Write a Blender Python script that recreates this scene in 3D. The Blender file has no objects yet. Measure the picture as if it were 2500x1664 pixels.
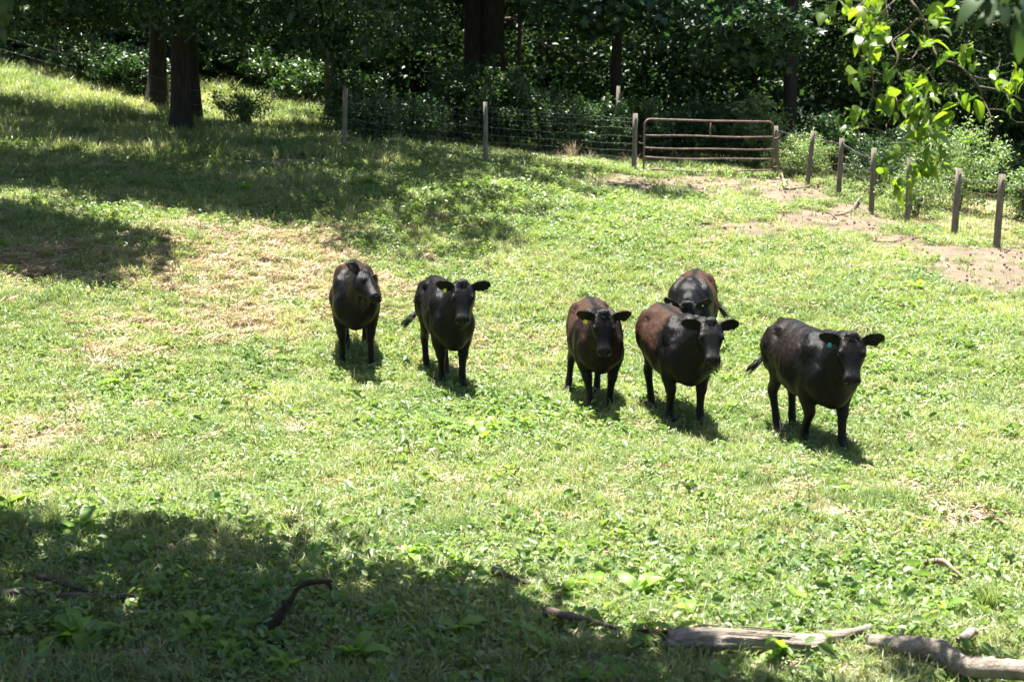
import bpy, bmesh, math, random
import numpy as np
from mathutils import Vector, Matrix

R = math.radians
scene = bpy.context.scene
COL = scene.collection
rng = np.random.default_rng(11)
random.seed(5)

# ------------------------------------------------------------------ camera, sky, sun, exposure
CAM_H = 3.7
PITCH = 10.3
FPX = 2500 * 50 / 36
cd = bpy.data.cameras.new('camera')
cam = bpy.data.objects.new('camera', cd)
COL.objects.link(cam)
cam.location = (0, 0, CAM_H)
cam.rotation_euler = (R(90 - PITCH), 0, 0)
cd.lens = 50
cd.sensor_width = 36
cd.clip_start = 0.1
cd.clip_end = 600
cd.dof.use_dof = True
cd.dof.focus_distance = 16.5
cd.dof.aperture_fstop = 2.8
scene.camera = cam

to_sun = Vector((-0.05, 0.225, 0.973)).normalized()
world = bpy.data.worlds.new('World')
scene.world = world
world.use_nodes = True
wn = world.node_tree.nodes
wl = world.node_tree.links
bg = wn.get('Background') or wn.new('ShaderNodeBackground')
sky = wn.new('ShaderNodeTexSky')
sky.sky_type = 'NISHITA'
sky.sun_disc = False
sky.sun_elevation = math.asin(to_sun.z)
sky.sun_rotation = math.atan2(to_sun.x, to_sun.y)
sky.air_density = 1.0
sky.dust_density = 1.5
wl.new(sky.outputs[0], bg.inputs[0])
bg.inputs[1].default_value = 0.05
sd = bpy.data.lights.new('sun', 'SUN')
sd.energy = 5.0
sd.angle = R(0.5)
sd.color = (1.0, 0.95, 0.86)
sun = bpy.data.objects.new('sun', sd)
sun.location = (0, 0, 30)
sun.rotation_euler = to_sun.to_track_quat('Z', 'Y').to_euler()
COL.objects.link(sun)
scene.view_settings.view_transform = 'Standard'
scene.view_settings.look = 'None'
scene.view_settings.exposure = 2.42
scene.view_settings.gamma = 1.0
scene.view_settings.use_curve_mapping = False

# ------------------------------------------------------------------ measuring helpers
CP, SP = math.cos(R(PITCH)), math.sin(R(PITCH))

def ray(px, py):
    u = (px - 1250) / FPX
    v = -(py - 832) / FPX
    # camera axes: right (1,0,0), up (0,SP,CP), forward (0,CP,-SP)
    return np.array([u, CP + v * SP, -SP + v * CP])

def at(px, py, Y):
    d = ray(px, py)
    t = Y / d[1]
    return Vector((d[0] * t, Y, CAM_H + d[2] * t))

def project(x, y, z):
    dz = z - CAM_H
    depth = y * CP - dz * SP
    v = y * SP + dz * CP
    depth = np.maximum(depth, 0.05)
    return 1250 + x / depth * FPX, 832 - v / depth * FPX

def vnoise(x, y, seed=0):
    xi = np.floor(x).astype(np.int64); yi = np.floor(y).astype(np.int64)
    xf = x - xi; yf = y - yi
    def h(a, b):
        n = (a * 374761393 + b * 668265263 + seed * 1442695041) & 0xffffffff
        n = ((n ^ (n >> 13)) * 1274126177) & 0xffffffff
        return ((n ^ (n >> 16)) & 0xffff) / 65535.0
    sx = xf * xf * (3 - 2 * xf); sy = yf * yf * (3 - 2 * yf)
    a = h(xi, yi); b = h(xi + 1, yi); c = h(xi, yi + 1); d = h(xi + 1, yi + 1)
    return a + (b - a) * sx + (c - a) * sy + (a - b - c + d) * sx * sy

def fbm(x, y, seed=0, o=4):
    s = 0; a = 0.5; t = 0
    for i in range(o):
        s = s + a * vnoise(x, y, seed + i); t += a
        x = x * 2.03 + 5.1; y = y * 2.03 + 1.7; a *= 0.5
    return s / t

# ------------------------------------------------------------------ terrain height
ctrl = []
for px, py, Y in [(1425, 1000, 15.9), (2070, 1090, 14.3), (905, 905, 18.2), (1560, 905, 18.2), (2200, 930, 17.4),
                  (1566, 425, 36), (1882, 430, 37.6), (1898, 440, 38), (1970, 448, 36.4), (2047, 480, 34.6), (2128, 520, 32.8),
                  (2217, 545, 31), (2330, 587, 29.2), (2435, 602, 27.4), (842, 369, 33), (1186, 408, 32.5), (1547, 420, 35.5),
                  (450, 330, 36), (0, 1000, 15), (0, 800, 18), (0, 560, 22), (0, 400, 29), (0, 300, 36), (0, 165, 45),
                  (375, 270, 42), (690, 290, 42), (560, 212, 47), (150, 130, 54), (1200, 370, 41), (1700, 395, 42), (2400, 485, 42),
                  (800, 540, 26), (1250, 540, 26.5), (1900, 620, 25.5), (2500, 700, 23.2)]:
    p = at(px, py, Y)
    ctrl.append((p.x, p.y, p.z))
for x, y, z in [(0, 8, 0), (-4, 8, 0), (4, 8, 0), (0, 11, 0), (5, 12, 0), (-5, 12, .05), (0, 0, 0), (-10, 0, .1), (10, 0, 0), (0, -15, 0),
                (-25, -10, .5), (25, -10, -.3), (-30, 20, 4.5), (30, 20, -.3), (-45, 50, 8), (45, 50, -.5), (0, 55, 2.4), (20, 55, 1.2),
                (-20, 60, 5.5), (0, 75, 6.5), (-50, 90, 19), (0, 95, 18), (50, 90, 17), (30, 75, 6), (0, 110, 26), (50, 110, 25), (-50, 110, 27), (-15, 15, 1.6), (14, 12, -.05)]:
    ctrl.append((x, y, z))
ctrl = np.array(ctrl, float)
def tps(r2):
    return 0.5 * r2 * np.log(np.maximum(r2, 1e-9))
n_ = len(ctrl)
Pm = np.c_[np.ones(n_), ctrl[:, :2]]
dd = ((ctrl[:, None, :2] - ctrl[None, :, :2]) ** 2).sum(-1)
A_ = np.zeros((n_ + 3, n_ + 3))
A_[:n_, :n_] = tps(dd) + np.eye(n_) * 2.0
A_[:n_, n_:] = Pm; A_[n_:, :n_] = Pm.T
sol = np.linalg.solve(A_, np.r_[ctrl[:, 2], np.zeros(3)])

def height_raw(x, y):
    x = np.asarray(x, float); y = np.asarray(y, float)
    out = sol[n_] + sol[n_ + 1] * x + sol[n_ + 2] * y
    for i in range(n_):
        out = out + sol[i] * tps((x - ctrl[i, 0]) ** 2 + (y - ctrl[i, 1]) ** 2)
    out = out + (fbm(x * 0.55, y * 0.55, 3, 3) - 0.5) * 0.14
    return out

GX = np.arange(-62, 62.01, 0.4); GY = np.arange(-22, 112.01, 0.4)
gx_, gy_ = np.meshgrid(GX, GY)
HG = height_raw(gx_, gy_)

def height(x, y):
    x = np.clip(np.asarray(x, float), GX[0], GX[-1] - 1e-3); y = np.clip(np.asarray(y, float), GY[0], GY[-1] - 1e-3)
    fx = (x - GX[0]) / 0.4; fy = (y - GY[0]) / 0.4
    i = np.minimum(np.floor(fx).astype(int), len(GX) - 2); j = np.minimum(np.floor(fy).astype(int), len(GY) - 2)
    a = fx - i; b = fy - j
    return (HG[j, i] * (1 - a) * (1 - b) + HG[j, i + 1] * a * (1 - b) + HG[j + 1, i] * (1 - a) * b + HG[j + 1, i + 1] * a * b)

def gpt(px, py):
    d = ray(px, py)
    t = np.arange(5, 90, 0.05)
    x = d[0] * t; y = d[1] * t; z = CAM_H + d[2] * t
    k = np.nonzero(z <= height(x, y))[0]
    k = k[0] if len(k) else len(t) - 1
    return Vector((x[k], y[k], float(height(x[k], y[k]))))

def onground(px, Y):
    x = (px - 1250) / FPX * (Y * CP + (CAM_H - 1) * SP)
    return Vector((x, Y, float(height(x, Y))))

# ------------------------------------------------------------------ bare earth and straw masks (where grass is worn)
DIRT = [(1700, 450, 330, 24, 1.35), (1500, 436, 150, 18, 1.0), (1930, 474, 130, 28, 1.3), (2060, 540, 190, 42, 1.25), (1820, 560, 230, 24, .95), (2200, 585, 110, 28, 1.0),
        (2460, 650, 220, 62, 1.5), (2300, 615, 120, 26, 1.0), (700, 395, 150, 16, 1.1), (640, 640, 260, 60, .38), (90, 1085, 150, 42, .6), (2150, 1235, 280, 38, .62),
        (2420, 1265, 190, 35, .7), (1380, 1255, 120, 24, .45), (640, 1085, 110, 28, .5), (1250, 830, 120, 30, .4), (330, 1490, 150, 30, .4),
        (930, 400, 60, 10, .6), (450, 325, 120, 16, .7), (1400, 905, 100, 22, .35), (950, 740, 90, 26, .5)]
STRAW = [(600, 650, 360, 100, 1.0), (480, 590, 220, 60, .8), (860, 720, 170, 80, .8), (560, 790, 220, 60, .75), (260, 860, 110, 34, .5),
         (1290, 830, 220, 60, .45), (60, 1050, 190, 70, .55), (100, 640, 200, 60, .6), (650, 1080, 250, 60, .35), (1250, 1290, 200, 50, .35),
         (1700, 450, 420, 60, .15), (2050, 540, 320, 80, .2), (1350, 375, 130, 40, .5), (2400, 520, 200, 60, .7),
         (2150, 1240, 350, 70, .4), (950, 560, 300, 50, .3)]

def ell(px, py, lst):
    m = np.zeros_like(px)
    for cx, cy, rx, ry, s in lst:
        m = np.maximum(m, s * np.exp(-(((px - cx) / rx) ** 2 + ((py - cy) / ry) ** 2) ** 1.3 * 0.9))
    return m

def masks(x, y):
    z = height(x, y)
    px, py = project(x, y, z)
    n1 = fbm(x * 1.6, y * 1.6, 21); n2 = fbm(x * 4.3, y * 4.3, 31); n3 = fbm(x * 0.9, y * 0.9, 41)
    d = ell(px, py, DIRT) + (n1 - .5) * 1.0 + (n2 - .5) * .7 - 0.06
    d = np.clip((d - .36) / .3, 0, 1)
    s = ell(px, py, STRAW) + (n1 - .5) * .8 + (n3 - .5) * .8
    s = np.clip((s - .22) / .5, 0, 1)
    return d, s

# ------------------------------------------------------------------ object helpers
def tag(o, label=None, cat=None, group=None, kind=None):
    if label: o['label'] = label
    if cat: o['category'] = cat
    if group: o['group'] = group
    if kind: o['kind'] = kind
    return o

def empty(name, loc, rz=0):
    o = bpy.data.objects.new(name, None)
    COL.objects.link(o)
    o.location = loc
    o.rotation_euler = (0, 0, rz)
    o.empty_display_size = 0.2
    return o

def link(name, me, mat=None, parent=None, loc=None):
    if mat is not None and not me.materials:
        me.materials.append(mat)
    o = bpy.data.objects.new(name, me)
    COL.objects.link(o)
    if parent is not None: o.parent = parent
    if loc is not None: o.location = loc
    return o

def np_mesh(name, V, F, v=None, smooth=False):
    """V (n,3), F (m,3) or (m,4) arrays; v optional per-vertex float attribute"""
    me = bpy.data.meshes.new(name)
    V = np.asarray(V, np.float32); F = np.asarray(F, np.int32)
    k = F.shape[1]
    me.vertices.add(len(V)); me.vertices.foreach_set('co', V.ravel())
    me.loops.add(F.size); me.loops.foreach_set('vertex_index', F.ravel())
    me.polygons.add(len(F))
    me.polygons.foreach_set('loop_start', np.arange(0, F.size, k, dtype=np.int32))
    me.polygons.foreach_set('loop_total', np.full(len(F), k, dtype=np.int32))
    if smooth: me.polygons.foreach_set('use_smooth', np.ones(len(F), dtype=bool))
    me.update(calc_edges=True)
    if v is not None:
        a = me.attributes.new('v', 'FLOAT', 'POINT')
        a.data.foreach_set('value', np.asarray(v, np.float32))
    return me

class MB:
    """collects tubes and lofts into one mesh"""
    def __init__(s): s.V = []; s.F = []
    def ring_loft(s, rings, close=True):
        b = len(s.V); n = len(rings[0])
        for r in rings: s.V.extend([tuple(p) for p in r])
        for i in range(len(rings) - 1):
            for j in range(n):
                k = (j + 1) % n
                s.F.append((b + i * n + j, b + i * n + k, b + (i + 1) * n + k, b + (i + 1) * n + j))
        if close:
            c0 = len(s.V); s.V.append(tuple(np.mean(np.array(rings[0]), 0)))
            c1 = len(s.V); s.V.append(tuple(np.mean(np.array(rings[-1]), 0)))
            e = b + (len(rings) - 1) * n
            for j in range(n):
                k = (j + 1) % n
                s.F.append((b + k, b + j, c0)); s.F.append((e + j, e + k, c1))
        return s
    def tube(s, pts, rad, n=8, rough=0.0, rnd=None, flat=1.0):
        pts = [Vector(p) for p in pts]
        if not hasattr(rad, '__len__'): rad = [rad] * len(pts)
        rings = []
        up = Vector((0, 0, 1))
        t0 = (pts[1] - pts[0]).normalized()
        u = t0.cross(up)
        if u.length < 0.1: u = t0.cross(Vector((1, 0, 0)))
        u.normalize()
        for i, p in enumerate(pts):
            a = pts[max(i - 1, 0)]; b = pts[min(i + 1, len(pts) - 1)]
            t = (b - a).normalized()
            u = (u - t * u.dot(t)).normalized()
            w = t.cross(u)
            ring = []
            for j in range(n):
                an = 2 * math.pi * j / n
                r = rad[i] * (1 + (rnd.uniform(-rough, rough) if rnd else 0))
                ring.append(p + u * math.cos(an) * r + w * math.sin(an) * r * flat)
            rings.append(ring)
        return s.ring_loft(rings)
    def mesh(s, name, smooth=True):
        me = bpy.data.meshes.new(name)
        me.from_pydata(s.V, [], s.F)
        if smooth: me.polygons.foreach_set('use_smooth', np.ones(len(me.polygons), dtype=bool))
        me.update()
        return me
    def build(s, name, mat, parent=None, smooth=True):
        return link(name, s.mesh(name, smooth), mat, parent)

def spline(pts, n):
    """Catmull-Rom through points, n samples per segment"""
    pts = [np.array(p, float) for p in pts]
    P = [2 * pts[0] - pts[1]] + pts + [2 * pts[-1] - pts[-2]]
    out = []
    for i in range(1, len(P) - 2):
        for k in range(n):
            t = k / n
            a, b, c, d = P[i - 1], P[i], P[i + 1], P[i + 2]
            out.append(0.5 * ((2 * b) + (c - a) * t + (2 * a - 5 * b + 4 * c - d) * t * t + (3 * b - a - 3 * c + d) * t ** 3))
    out.append(pts[-1])
    return out

# ------------------------------------------------------------------ materials
def new_mat(name):
    m = bpy.data.materials.new(name)
    m.use_nodes = True
    nt = m.node_tree
    nt.nodes.clear()
    out = nt.nodes.new('ShaderNodeOutputMaterial')
    return m, nt, out

def ramp(nt, stops, fac):
    r = nt.nodes.new('ShaderNodeValToRGB')
    e = r.color_ramp.elements
    while len(e) > 1: e.remove(e[-1])
    e[0].position = stops[0][0]; e[0].color = (*stops[0][1], 1)
    for p, c in stops[1:]:
        x = e.new(p); x.color = (*c, 1)
    nt.links.new(fac, r.inputs[0])
    return r.outputs[0]

def noise(nt, scale, detail=3, vec=None, rough=.6):
    n = nt.nodes.new('ShaderNodeTexNoise')
    n.inputs['Scale'].default_value = scale
    n.inputs['Detail'].default_value = detail
    n.inputs['Roughness'].default_value = rough
    if vec is not None: nt.links.new(vec, n.inputs['Vector'])
    return n.outputs[0]

def math_(nt, op, a, b=None, clamp=False):
    n = nt.nodes.new('ShaderNodeMath'); n.operation = op; n.use_clamp = clamp
    for i, x in enumerate((a, b)):
        if x is None: continue
        if isinstance(x, (int, float)): n.inputs[i].default_value = x
        else: nt.links.new(x, n.inputs[i])
    return n.outputs[0]

def mixc(nt, fac, a, b):
    n = nt.nodes.new('ShaderNodeMix'); n.data_type = 'RGBA'
    if isinstance(fac, (int, float)): n.inputs['Factor'].default_value = fac
    else: nt.links.new(fac, n.inputs['Factor'])
    for k, x in (('A', a), ('B', b)):
        i = [q for q in n.inputs if q.name == k and q.type == 'RGBA'][0]
        if isinstance(x, tuple): i.default_value = (*x, 1)
        else: nt.links.new(x, i)
    return [q for q in n.outputs if q.type == 'RGBA'][0]

def attr(nt, name):
    a = nt.nodes.new('ShaderNodeAttribute'); a.attribute_name = name
    return a.outputs['Fac']

def leaf_mat(name, stops, trans=0.4, rough=0.45, spatial=0.5, tcol=(1.0, 1.15, 0.45), spec=0.5, thin_scale=0.7):
    """stops: colour ramp over per-leaf value mixed with world noise"""
    m, nt, out = new_mat(name)
    g = nt.nodes.new('ShaderNodeNewGeometry')
    oi = nt.nodes.new('ShaderNodeObjectInfo')
    n = noise(nt, thin_scale, 3, g.outputs['Position'])
    v = attr(nt, 'v')
    s = math_(nt, 'MULTIPLY', v, 0.6)
    s = math_(nt, 'ADD', s, math_(nt, 'MULTIPLY', oi.outputs['Random'], 0.4))
    s = math_(nt, 'ADD', math_(nt, 'MULTIPLY', s, 1 - spatial), math_(nt, 'MULTIPLY', math_(nt, 'ADD', math_(nt, 'MULTIPLY', n, 2.2), -0.6), spatial), True)
    c = ramp(nt, stops, s)
    p = nt.nodes.new('ShaderNodeBsdfPrincipled')
    nt.links.new(c, p.inputs['Base Color'])
    p.inputs['Roughness'].default_value = rough
    p.inputs['Specular IOR Level'].default_value = spec
    t = nt.nodes.new('ShaderNodeBsdfTranslucent')
    tc = nt.nodes.new('ShaderNodeMix'); tc.data_type = 'RGBA'; tc.blend_type = 'MULTIPLY'
    tc.inputs['Factor'].default_value = 1
    ins = [q for q in tc.inputs if q.type == 'RGBA']
    nt.links.new(c, ins[0]); ins[1].default_value = (*[x * 1.7 for x in tcol], 1)
    nt.links.new([q for q in tc.outputs if q.type == 'RGBA'][0], t.inputs[0])
    mx = nt.nodes.new('ShaderNodeMixShader'); mx.inputs[0].default_value = trans
    nt.links.new(p.outputs[0], mx.inputs[1]); nt.links.new(t.outputs[0], mx.inputs[2])
    nt.links.new(mx.outputs[0], out.inputs[0])
    return m

def rough_mat(name, stops, scale=6, rough=.8, bump=.4, stretch=(1, 1, 1), detail=5, bscale=None, dist=.02, spec=.3):
    m, nt, out = new_mat(name)
    tc = nt.nodes.new('ShaderNodeTexCoord')
    mp = nt.nodes.new('ShaderNodeMapping'); mp.inputs['Scale'].default_value = stretch
    nt.links.new(tc.outputs['Object'], mp.inputs[0])
    n = noise(nt, scale, detail, mp.outputs[0], .65)
    c = ramp(nt, stops, n)
    p = nt.nodes.new('ShaderNodeBsdfPrincipled')
    nt.links.new(c, p.inputs['Base Color'])
    p.inputs['Roughness'].default_value = rough
    p.inputs['Specular IOR Level'].default_value = spec
    b = nt.nodes.new('ShaderNodeBump'); b.inputs['Strength'].default_value = bump; b.inputs['Distance'].default_value = dist
    nt.links.new(noise(nt, bscale or scale * 2.5, detail, mp.outputs[0], .7), b.inputs['Height'])
    nt.links.new(b.outputs[0], p.inputs['Normal'])
    nt.links.new(p.outputs[0], out.inputs[0])
    return m

M = {}
M['grass'] = leaf_mat('grass_blades', [(0, (.065, .125, .035)), (.3, (.13, .19, .068)), (.55, (.215, .25, .115)), (.78, (.315, .315, .175)), (1, (.42, .38, .25))], .40, .42, .55, (1.05, 1.08, .55), spec=.5, thin_scale=.5)
M['drygrass'] = leaf_mat('dry_straw', [(0, (.24, .18, .10)), (.5, (.34, .26, .16)), (1, (.45, .36, .23))], .2, .5, .3, (1, .95, .8))
M['weed'] = leaf_mat('weed_leaf', [(0, (.05, .105, .035)), (.45, (.11, .175, .058)), (.8, (.19, .245, .08)), (1, (.36, .37, .15))], .38, .42, .35, (1.05, 1.1, .5), spec=.42)
M['dock'] = leaf_mat('dock_leaf', [(0, (.09, .18, .04)), (.6, (.17, .27, .045)), (1, (.27, .34, .05))], .5, .45, .2, spec=.3)
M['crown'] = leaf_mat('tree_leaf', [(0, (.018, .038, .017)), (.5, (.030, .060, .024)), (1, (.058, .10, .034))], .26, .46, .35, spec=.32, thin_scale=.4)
M['maple'] = leaf_mat('maple_leaf', [(0, (.025, .052, .030)), (.5, (.042, .085, .045)), (1, (.08, .13, .06))], .25, .45, .3, spec=.4, thin_scale=.4)
M['farleaf'] = leaf_mat('far_leaf', [(0, (.018, .04, .012)), (.5, (.04, .08, .015)), (1, (.11, .17, .022))], .42, .6, .4, spec=.15, thin_scale=.25)
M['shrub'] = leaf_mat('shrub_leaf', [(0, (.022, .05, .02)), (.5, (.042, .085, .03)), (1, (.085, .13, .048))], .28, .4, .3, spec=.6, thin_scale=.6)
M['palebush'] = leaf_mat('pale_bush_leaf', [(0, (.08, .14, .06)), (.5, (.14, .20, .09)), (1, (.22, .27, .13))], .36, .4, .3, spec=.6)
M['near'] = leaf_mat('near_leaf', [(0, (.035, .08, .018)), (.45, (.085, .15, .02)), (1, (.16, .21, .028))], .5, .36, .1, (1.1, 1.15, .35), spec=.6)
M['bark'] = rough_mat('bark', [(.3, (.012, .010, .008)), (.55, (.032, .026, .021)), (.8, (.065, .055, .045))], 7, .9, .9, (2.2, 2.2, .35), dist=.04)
M['barklit'] = rough_mat('sunlit_pale_bark', [(.3, (.035, .024, .015)), (.6, (.085, .06, .04)), (.85, (.15, .11, .08))], 6, .9, .8, (2, 2, .4), dist=.03)  # sunlit trunk's brown put into the bark colour; also colours a reddish stick
M['twig'] = rough_mat('twig_bark', [(.3, (.06, .045, .035)), (.6, (.13, .10, .08)), (.85, (.24, .2, .17))], 14, .8, .5)
M['log'] = rough_mat('weathered_log', [(.25, (.055, .04, .03)), (.42, (.18, .15, .12)), (.62, (.30, .26, .22)), (.8, (.42, .38, .33))], 5, .85, 1.0, (.6, 3.5, 3.5), 7, dist=.03)
M['rot'] = rough_mat('rotten_wood', [(.3, (.02, .013, .009)), (.6, (.055, .036, .025)), (.85, (.12, .085, .06))], 14, .95, 1.0, detail=7, dist=.03)
M['stick'] = rough_mat('dead_stick', [(.3, (.09, .065, .05)), (.6, (.19, .15, .12)), (.85, (.29, .24, .20))], 9, .85, .6, detail=5)
M['post'] = rough_mat('post_wood', [(.3, (.075, .064, .048)), (.55, (.155, .135, .105)), (.8, (.24, .215, .175))], 9, .9, .6, (3, 3, .5), dist=.01)
M['posttop'] = rough_mat('post_end_grain', [(.3, (.2, .17, .12)), (.8, (.38, .34, .27))], 20, .9, .5)
M['gate'] = rough_mat('faded_red_gate_paint', [(.3, (.08, .042, .036)), (.55, (.16, .105, .095)), (.8, (.26, .19, .17))], 5, .55, .2, dist=.003)
M['wire'] = rough_mat('galvanised_wire', [(.3, (.09, .09, .085)), (.8, (.24, .24, .23))], 8, .45, .1, dist=.001)
M['rust'] = rough_mat('rusty_wire', [(.3, (.10, .055, .035)), (.8, (.28, .18, .13))], 8, .7, .2, dist=.001)
M['stalk'] = rough_mat('brown_stalk', [(.3, (.09, .05, .028)), (.8, (.24, .15, .09))], 12, .8, .3)

def ground_mat():
    m, nt, out = new_mat('pasture_soil')
    g = nt.nodes.new('ShaderNodeNewGeometry'); pos = g.outputs['Position']
    d = attr(nt, 'dirt'); s = attr(nt, 'straw')
    n1 = noise(nt, 9, 6, pos, .7); n2 = noise(nt, 1.7, 4, pos); n3 = noise(nt, 38, 4, pos, .7)
    under = ramp(nt, [(.3, (.055, .065, .025)), (.5, (.12, .135, .05)), (.7, (.21, .20, .09))], n1)
    strawc = ramp(nt, [(.3, (.15, .10, .065)), (.5, (.27, .195, .125)), (.7, (.38, .29, .19))], n3)
    soil = ramp(nt, [(.2, (.045, .033, .022)), (.4, (.135, .104, .074)), (.58, (.215, .172, .125)), (.75, (.30, .25, .19))], math_(nt, 'ADD', math_(nt, 'MULTIPLY', n1, .6), math_(nt, 'MULTIPLY', n2, .4)))
    c = mixc(nt, s, under, strawc)
    c = mixc(nt, d, c, soil)
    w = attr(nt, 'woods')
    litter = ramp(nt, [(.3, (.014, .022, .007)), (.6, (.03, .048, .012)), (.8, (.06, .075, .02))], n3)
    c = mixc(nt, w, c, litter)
    p = nt.nodes.new('ShaderNodeBsdfPrincipled')
    nt.links.new(c, p.inputs['Base Color']); p.inputs['Roughness'].default_value = .95
    p.inputs['Specular IOR Level'].default_value = .15
    b = nt.nodes.new('ShaderNodeBump'); b.inputs['Strength'].default_value = 1.0; b.inputs['Distance'].default_value = .09
    nt.links.new(math_(nt, 'ADD', n1, math_(nt, 'MULTIPLY', n3, .5)), b.inputs['Height'])
    nt.links.new(b.outputs[0], p.inputs['Normal'])
    nt.links.new(p.outputs[0], out.inputs[0])
    return m
M['ground'] = ground_mat()

# ------------------------------------------------------------------ ground sheet
def lines(segs):
    out = []
    for a, b, st in segs: out.extend(np.arange(a, b - 1e-6, st))
    out.append(segs[-1][1]); return np.array(out)
gx = lines([(-140, -60, 8), (-60, -14, 1.2), (-14, 14, .13), (14, 60, 1.2), (60, 140, 8)])
gy = lines([(-60, -20, 6), (-20, 6, 1.0), (6, 24, .11), (24, 42, .2), (42, 112, 1.2), (112, 200, 8)])
XX, YY = np.meshgrid(gx, gy)
ZZ = height(XX, YY)
D_, S_ = masks(XX.ravel(), YY.ravel())
ZZ = ZZ + ((fbm(XX * 5, YY * 5, 77, 3) - .5) * .05) * (YY < 45) - (D_.reshape(XX.shape) * .02)
nx, ny = len(gx), len(gy)
idx = np.arange(nx * ny).reshape(ny, nx)
F = np.stack([idx[:-1, :-1], idx[:-1, 1:], idx[1:, 1:], idx[1:, :-1]], -1).reshape(-1, 4)
gme = np_mesh('pasture_ground', np.stack([XX, YY, ZZ], -1).reshape(-1, 3), F, smooth=True)
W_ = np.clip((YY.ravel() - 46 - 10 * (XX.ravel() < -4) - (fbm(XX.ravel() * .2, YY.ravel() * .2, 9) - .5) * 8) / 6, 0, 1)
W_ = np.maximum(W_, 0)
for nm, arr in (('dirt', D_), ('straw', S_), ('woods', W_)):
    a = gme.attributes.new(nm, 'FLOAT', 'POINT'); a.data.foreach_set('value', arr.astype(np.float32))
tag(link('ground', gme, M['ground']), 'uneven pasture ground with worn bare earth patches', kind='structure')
# ------------------------------------------------------------------ leaves: numpy generator
def rot_frames(n, updir=0.55, rg=rng, droop=0.0):
    """random leaf frames: returns axis (along leaf), side, normal arrays"""
    nrm = rg.normal(size=(n, 3)) * (1 - updir); nrm[:, 2] += updir * 1.4
    nrm /= np.linalg.norm(nrm, axis=1)[:, None]
    ax = rg.normal(size=(n, 3)); ax[:, 2] -= droop
    ax -= nrm * (ax * nrm).sum(1)[:, None]
    ax /= np.linalg.norm(ax, axis=1)[:, None]
    sd_ = np.cross(nrm, ax)
    return ax, sd_, nrm

def leaf_quads(P, L, W, updir=.5, droop=.3, rg=rng, fold=.18):
    n = len(P)
    ax, sd_, nr = rot_frames(n, updir, rg, droop)
    L = np.broadcast_to(L, (n,))[:, None]; W = np.broadcast_to(W, (n,))[:, None]
    base = P; tip = P + ax * L - nr * L * .12
    mid = P + ax * L * .45
    a = mid + sd_ * W * .5 + nr * W * fold; b = mid - sd_ * W * .5 + nr * W * fold
    V = np.stack([base, a, tip, b], 1).reshape(-1, 3)
    F = np.arange(4 * n).reshape(n, 4)
    # split along the rib: two triangles
    T = np.concatenate([F[:, [0, 1, 2]], F[:, [0, 2, 3]]], 0)
    v = np.repeat(rg.random(n), 4)
    return V, T, v

def star_leaves(P, L, updir=.5, droop=.3, rg=rng):
    """maple-like leaves: five pointed lobes around the stalk"""
    n = len(P)
    ax, sd_, nr = rot_frames(n, updir, rg, droop)
    prof = [(-.05, 0), (.12, .42), (.28, .22), (.62, .5), (.58, .18), (1.0, 0), (.58, -.18), (.62, -.5), (.28, -.22), (.12, -.42)]
    L = np.broadcast_to(L, (n,))[:, None]
    vs = [P + ax * L * .35 - nr * L * .06]
    for a, s in prof:
        vs.append(P + ax * L * a + sd_ * L * s + nr * L * (.04 - .16 * a * a))
    V = np.stack(vs, 1).reshape(-1, 3)
    k = len(prof); base = np.arange(n)[:, None] * (k + 1)
    T = []
    for j in range(k): T.append(np.concatenate([base, base + 1 + j, base + 1 + (j + 1) % k], 1))
    return V, np.concatenate(T, 0), np.repeat(rg.random(n), k + 1)

def clump_points(centers, radii, per, rg=rng, squash=.6):
    c = np.repeat(np.asarray(centers), per, 0); r = np.repeat(np.broadcast_to(radii, (len(centers),)), per)
    d = rg.normal(size=(len(c), 3)); d /= np.linalg.norm(d, axis=1)[:, None]
    rr = rg.random(len(c)) ** .45
    d[:, 2] *= squash
    return c + d * (rr * r)[:, None]

def ellipsoid_clumps(cen, rad, n, rg, shell=.55, lo=-1.0):
    out = []
    while len(out) < n:
        d = rg.normal(size=3); d /= np.linalg.norm(d)
        if d[2] < lo: continue
        r = shell + (1 - shell) * rg.random() if rg.random() < .8 else rg.random()
        out.append(np.array(cen) + d * r * np.array(rad))
    return np.array(out)

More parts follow.
